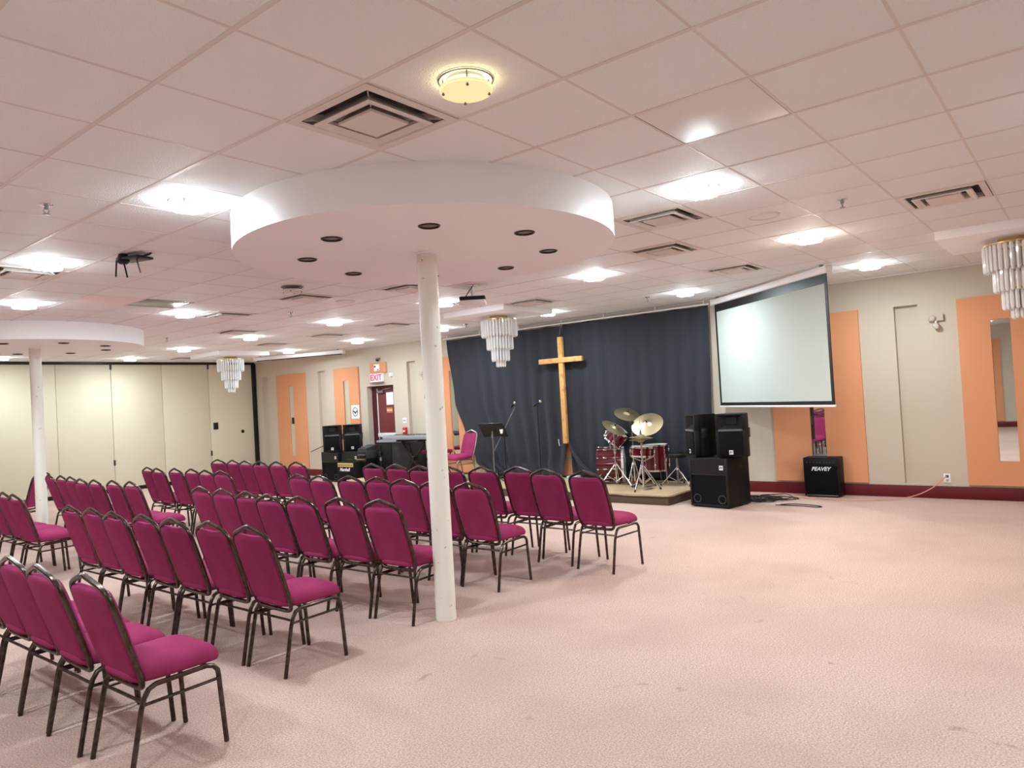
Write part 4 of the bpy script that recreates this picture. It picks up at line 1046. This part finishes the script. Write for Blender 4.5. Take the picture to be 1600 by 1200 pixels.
for k in range(3):
    a = 2*PI*k/3+0.5; c, s = math.cos(a), math.sin(a)
    obj('basket_arm', MB().tube([(0, 0, 0.39), (0.12*c, 0.12*s, 0.44), (0.19*c, 0.19*s, 0.468), (0.2*c, 0.2*s, 0.50)], 0.007, 8), 'chrome', ss)
th = thing('drum_throne', 'round black drum throne on a chrome tripod', 'stool', (10.35, 5.12, SZ), 0, kit)
obj('seat', MB().lathe([(0.12, 0.435), (0.16, 0.44), (0.168, 0.46), (0.168, 0.485), (0.155, 0.505), (0.10, 0.512), (0.02, 0.513)], 40), 'black', th)
kit_tripod(th, 0.27, 0.27, 2.2)
obj('post', MB().cyl((0, 0, 0.04), (0, 0, 0.44), 0.018), 'steel', th)
kp = thing('kick_pedal', 'red-plated kick pedal at the bass drum head', 'pedal', (10.46, 5.93, SZ), math.atan2(-0.89, 0.45), kit)
obj('foot_plate', MB().box((-0.06, -0.05, 0.012), (0.20, 0.05, 0.03), 0.006), 'red', kp)
obj('pedal_frame', MB().tube([(-0.06, -0.06, 0), (-0.06, -0.06, 0.17), (-0.06, 0.06, 0.17), (-0.06, 0.06, 0)], 0.008, 8), 'chrome', kp)
obj('beater', MB().tube([(-0.06, 0, 0.17), (-0.03, 0, 0.30)], 0.005, 8).lathe([(0.01, -0.02), (0.024, -0.015), (0.024, 0.015), (0.01, 0.02)], 14, Matrix.Translation((-0.03, 0, 0.31)) @ Matrix.Rotation(PI/2, 4, 'Y')), 'steel', kp)
tag(obj('plastic_tub', MB().box((10.45, 7.10, SZ), (10.62, 7.30, SZ+0.085), 0.012), 'blue'), 'pale blue plastic tub on stage beside the curtain fold', 'tub')

# ------------------------------------------------------------------ cables
def tangle(name, cx, cy, z, rx, ry, n, seed, label, m_='cordblack', r=0.006, hump=0.03):
    rg = random.Random(seed); mb = MB()
    for k in range(n):
        a0 = rg.uniform(0, 6.28); ox, oy = rg.uniform(-0.4, 0.4)*rx, rg.uniform(-0.4, 0.4)*ry
        sx, sy = rg.uniform(0.4, 1.0)*rx*0.6, rg.uniform(0.4, 1.0)*ry*0.6
        pts = []
        for j in range(9):
            a = a0 + j*2*PI/9
            pts.append((cx+ox+sx*math.cos(a)*rg.uniform(0.8, 1.2), cy+oy+sy*math.sin(a)*rg.uniform(0.8, 1.2), z+r+rg.uniform(0, hump)*(0.3+k/n)))
        mb.tube(pts, r, 6, True, 4)
    o = obj(name, mb, m_); return tag(o, label, 'cables', None, 'stuff')
tangle('cable_tangle', 10.22, 3.78, 0, 0.42, 0.5, 14, 5, 'tangle of black cables on the carpet behind the subwoofer', hump=0.04)
tangle('cable_tangle', 10.52, 8.92, SZ+0.004, 0.2, 0.34, 12, 9, 'heap of black cables on stage under the music stand', hump=0.12)
tag(obj('loose_cable', MB().tube([(9.88, 3.4, 0.007), (9.95, 3.3, 0.007), (9.97, 3.2, 0.007), (9.93, 2.98, 0.007), (9.86, 2.86, 0.007), (9.80, 2.92, 0.007), (9.84, 3.12, 0.007), (9.84, 3.3, 0.007), (9.82, 3.45, 0.007)], 0.006, 6, smooth=5), 'cordblack'), 'black cable loop lying on the carpet before the guitar amplifier', 'cable')
tag(obj('extension_cord', MB().tube([(10.975, 1.58, 0.296), (10.93, 1.60, 0.285), (10.86, 1.72, 0.17), (10.78, 1.90, 0.07), (10.68, 2.12, 0.02), (10.55, 2.4, 0.0065), (10.48, 2.75, 0.0065), (10.50, 3.1, 0.0065), (10.58, 3.4, 0.0065), (10.68, 3.65, 0.0065), (10.72, 3.95, 0.0065), (10.5, 4.15, 0.0065), (10.2, 4.3, 0.0065)], 0.0065, 8, smooth=6), 'cordpink'), 'salmon extension cord running from the wall outlet to the cables', 'cord')

# ------------------------------------------------------------------ world, camera, view
w_ = bpy.data.worlds.new('world'); bpy.context.scene.world = w_
w_.use_nodes = True
w_.node_tree.nodes['Background'].inputs[0].default_value = (0, 0, 0, 1)
cam = bpy.data.cameras.new('camera'); co = bpy.data.objects.new('camera', cam); C.objects.link(co)
yaw, pitch, roll = 6.77272602e-01, 2.08430389e-02, -5.71696860e-02
f = Vector((math.cos(pitch)*math.cos(yaw), math.cos(pitch)*math.sin(yaw), math.sin(pitch)))
r = Vector((math.sin(yaw), -math.cos(yaw), 0)); u = r.cross(f)
c_, s_ = math.cos(roll), math.sin(roll)
r2_, u2_ = c_*r + s_*u, -s_*r + c_*u
co.matrix_world = Matrix((( r2_.x, u2_.x, -f.x, 0), (r2_.y, u2_.y, -f.y, 0), (r2_.z, u2_.z, -f.z, 1.64), (0, 0, 0, 1)))
cam.sensor_width = 36; cam.lens = 1128.877/1600*36; cam.clip_start = 0.05; cam.clip_end = 100
S = bpy.context.scene
S.camera = co
S.view_settings.view_transform = 'Standard'; S.view_settings.look = 'None'
S.view_settings.gamma = 1; S.view_settings.use_curve_mapping = False
S.view_settings.exposure = 0.0
S.cycles.use_denoising = True
S.cycles.max_bounces = 10; S.cycles.diffuse_bounces = 6; S.cycles.glossy_bounces = 4; S.cycles.transmission_bounces = 6
S.cycles.sample_clamp_indirect = 6
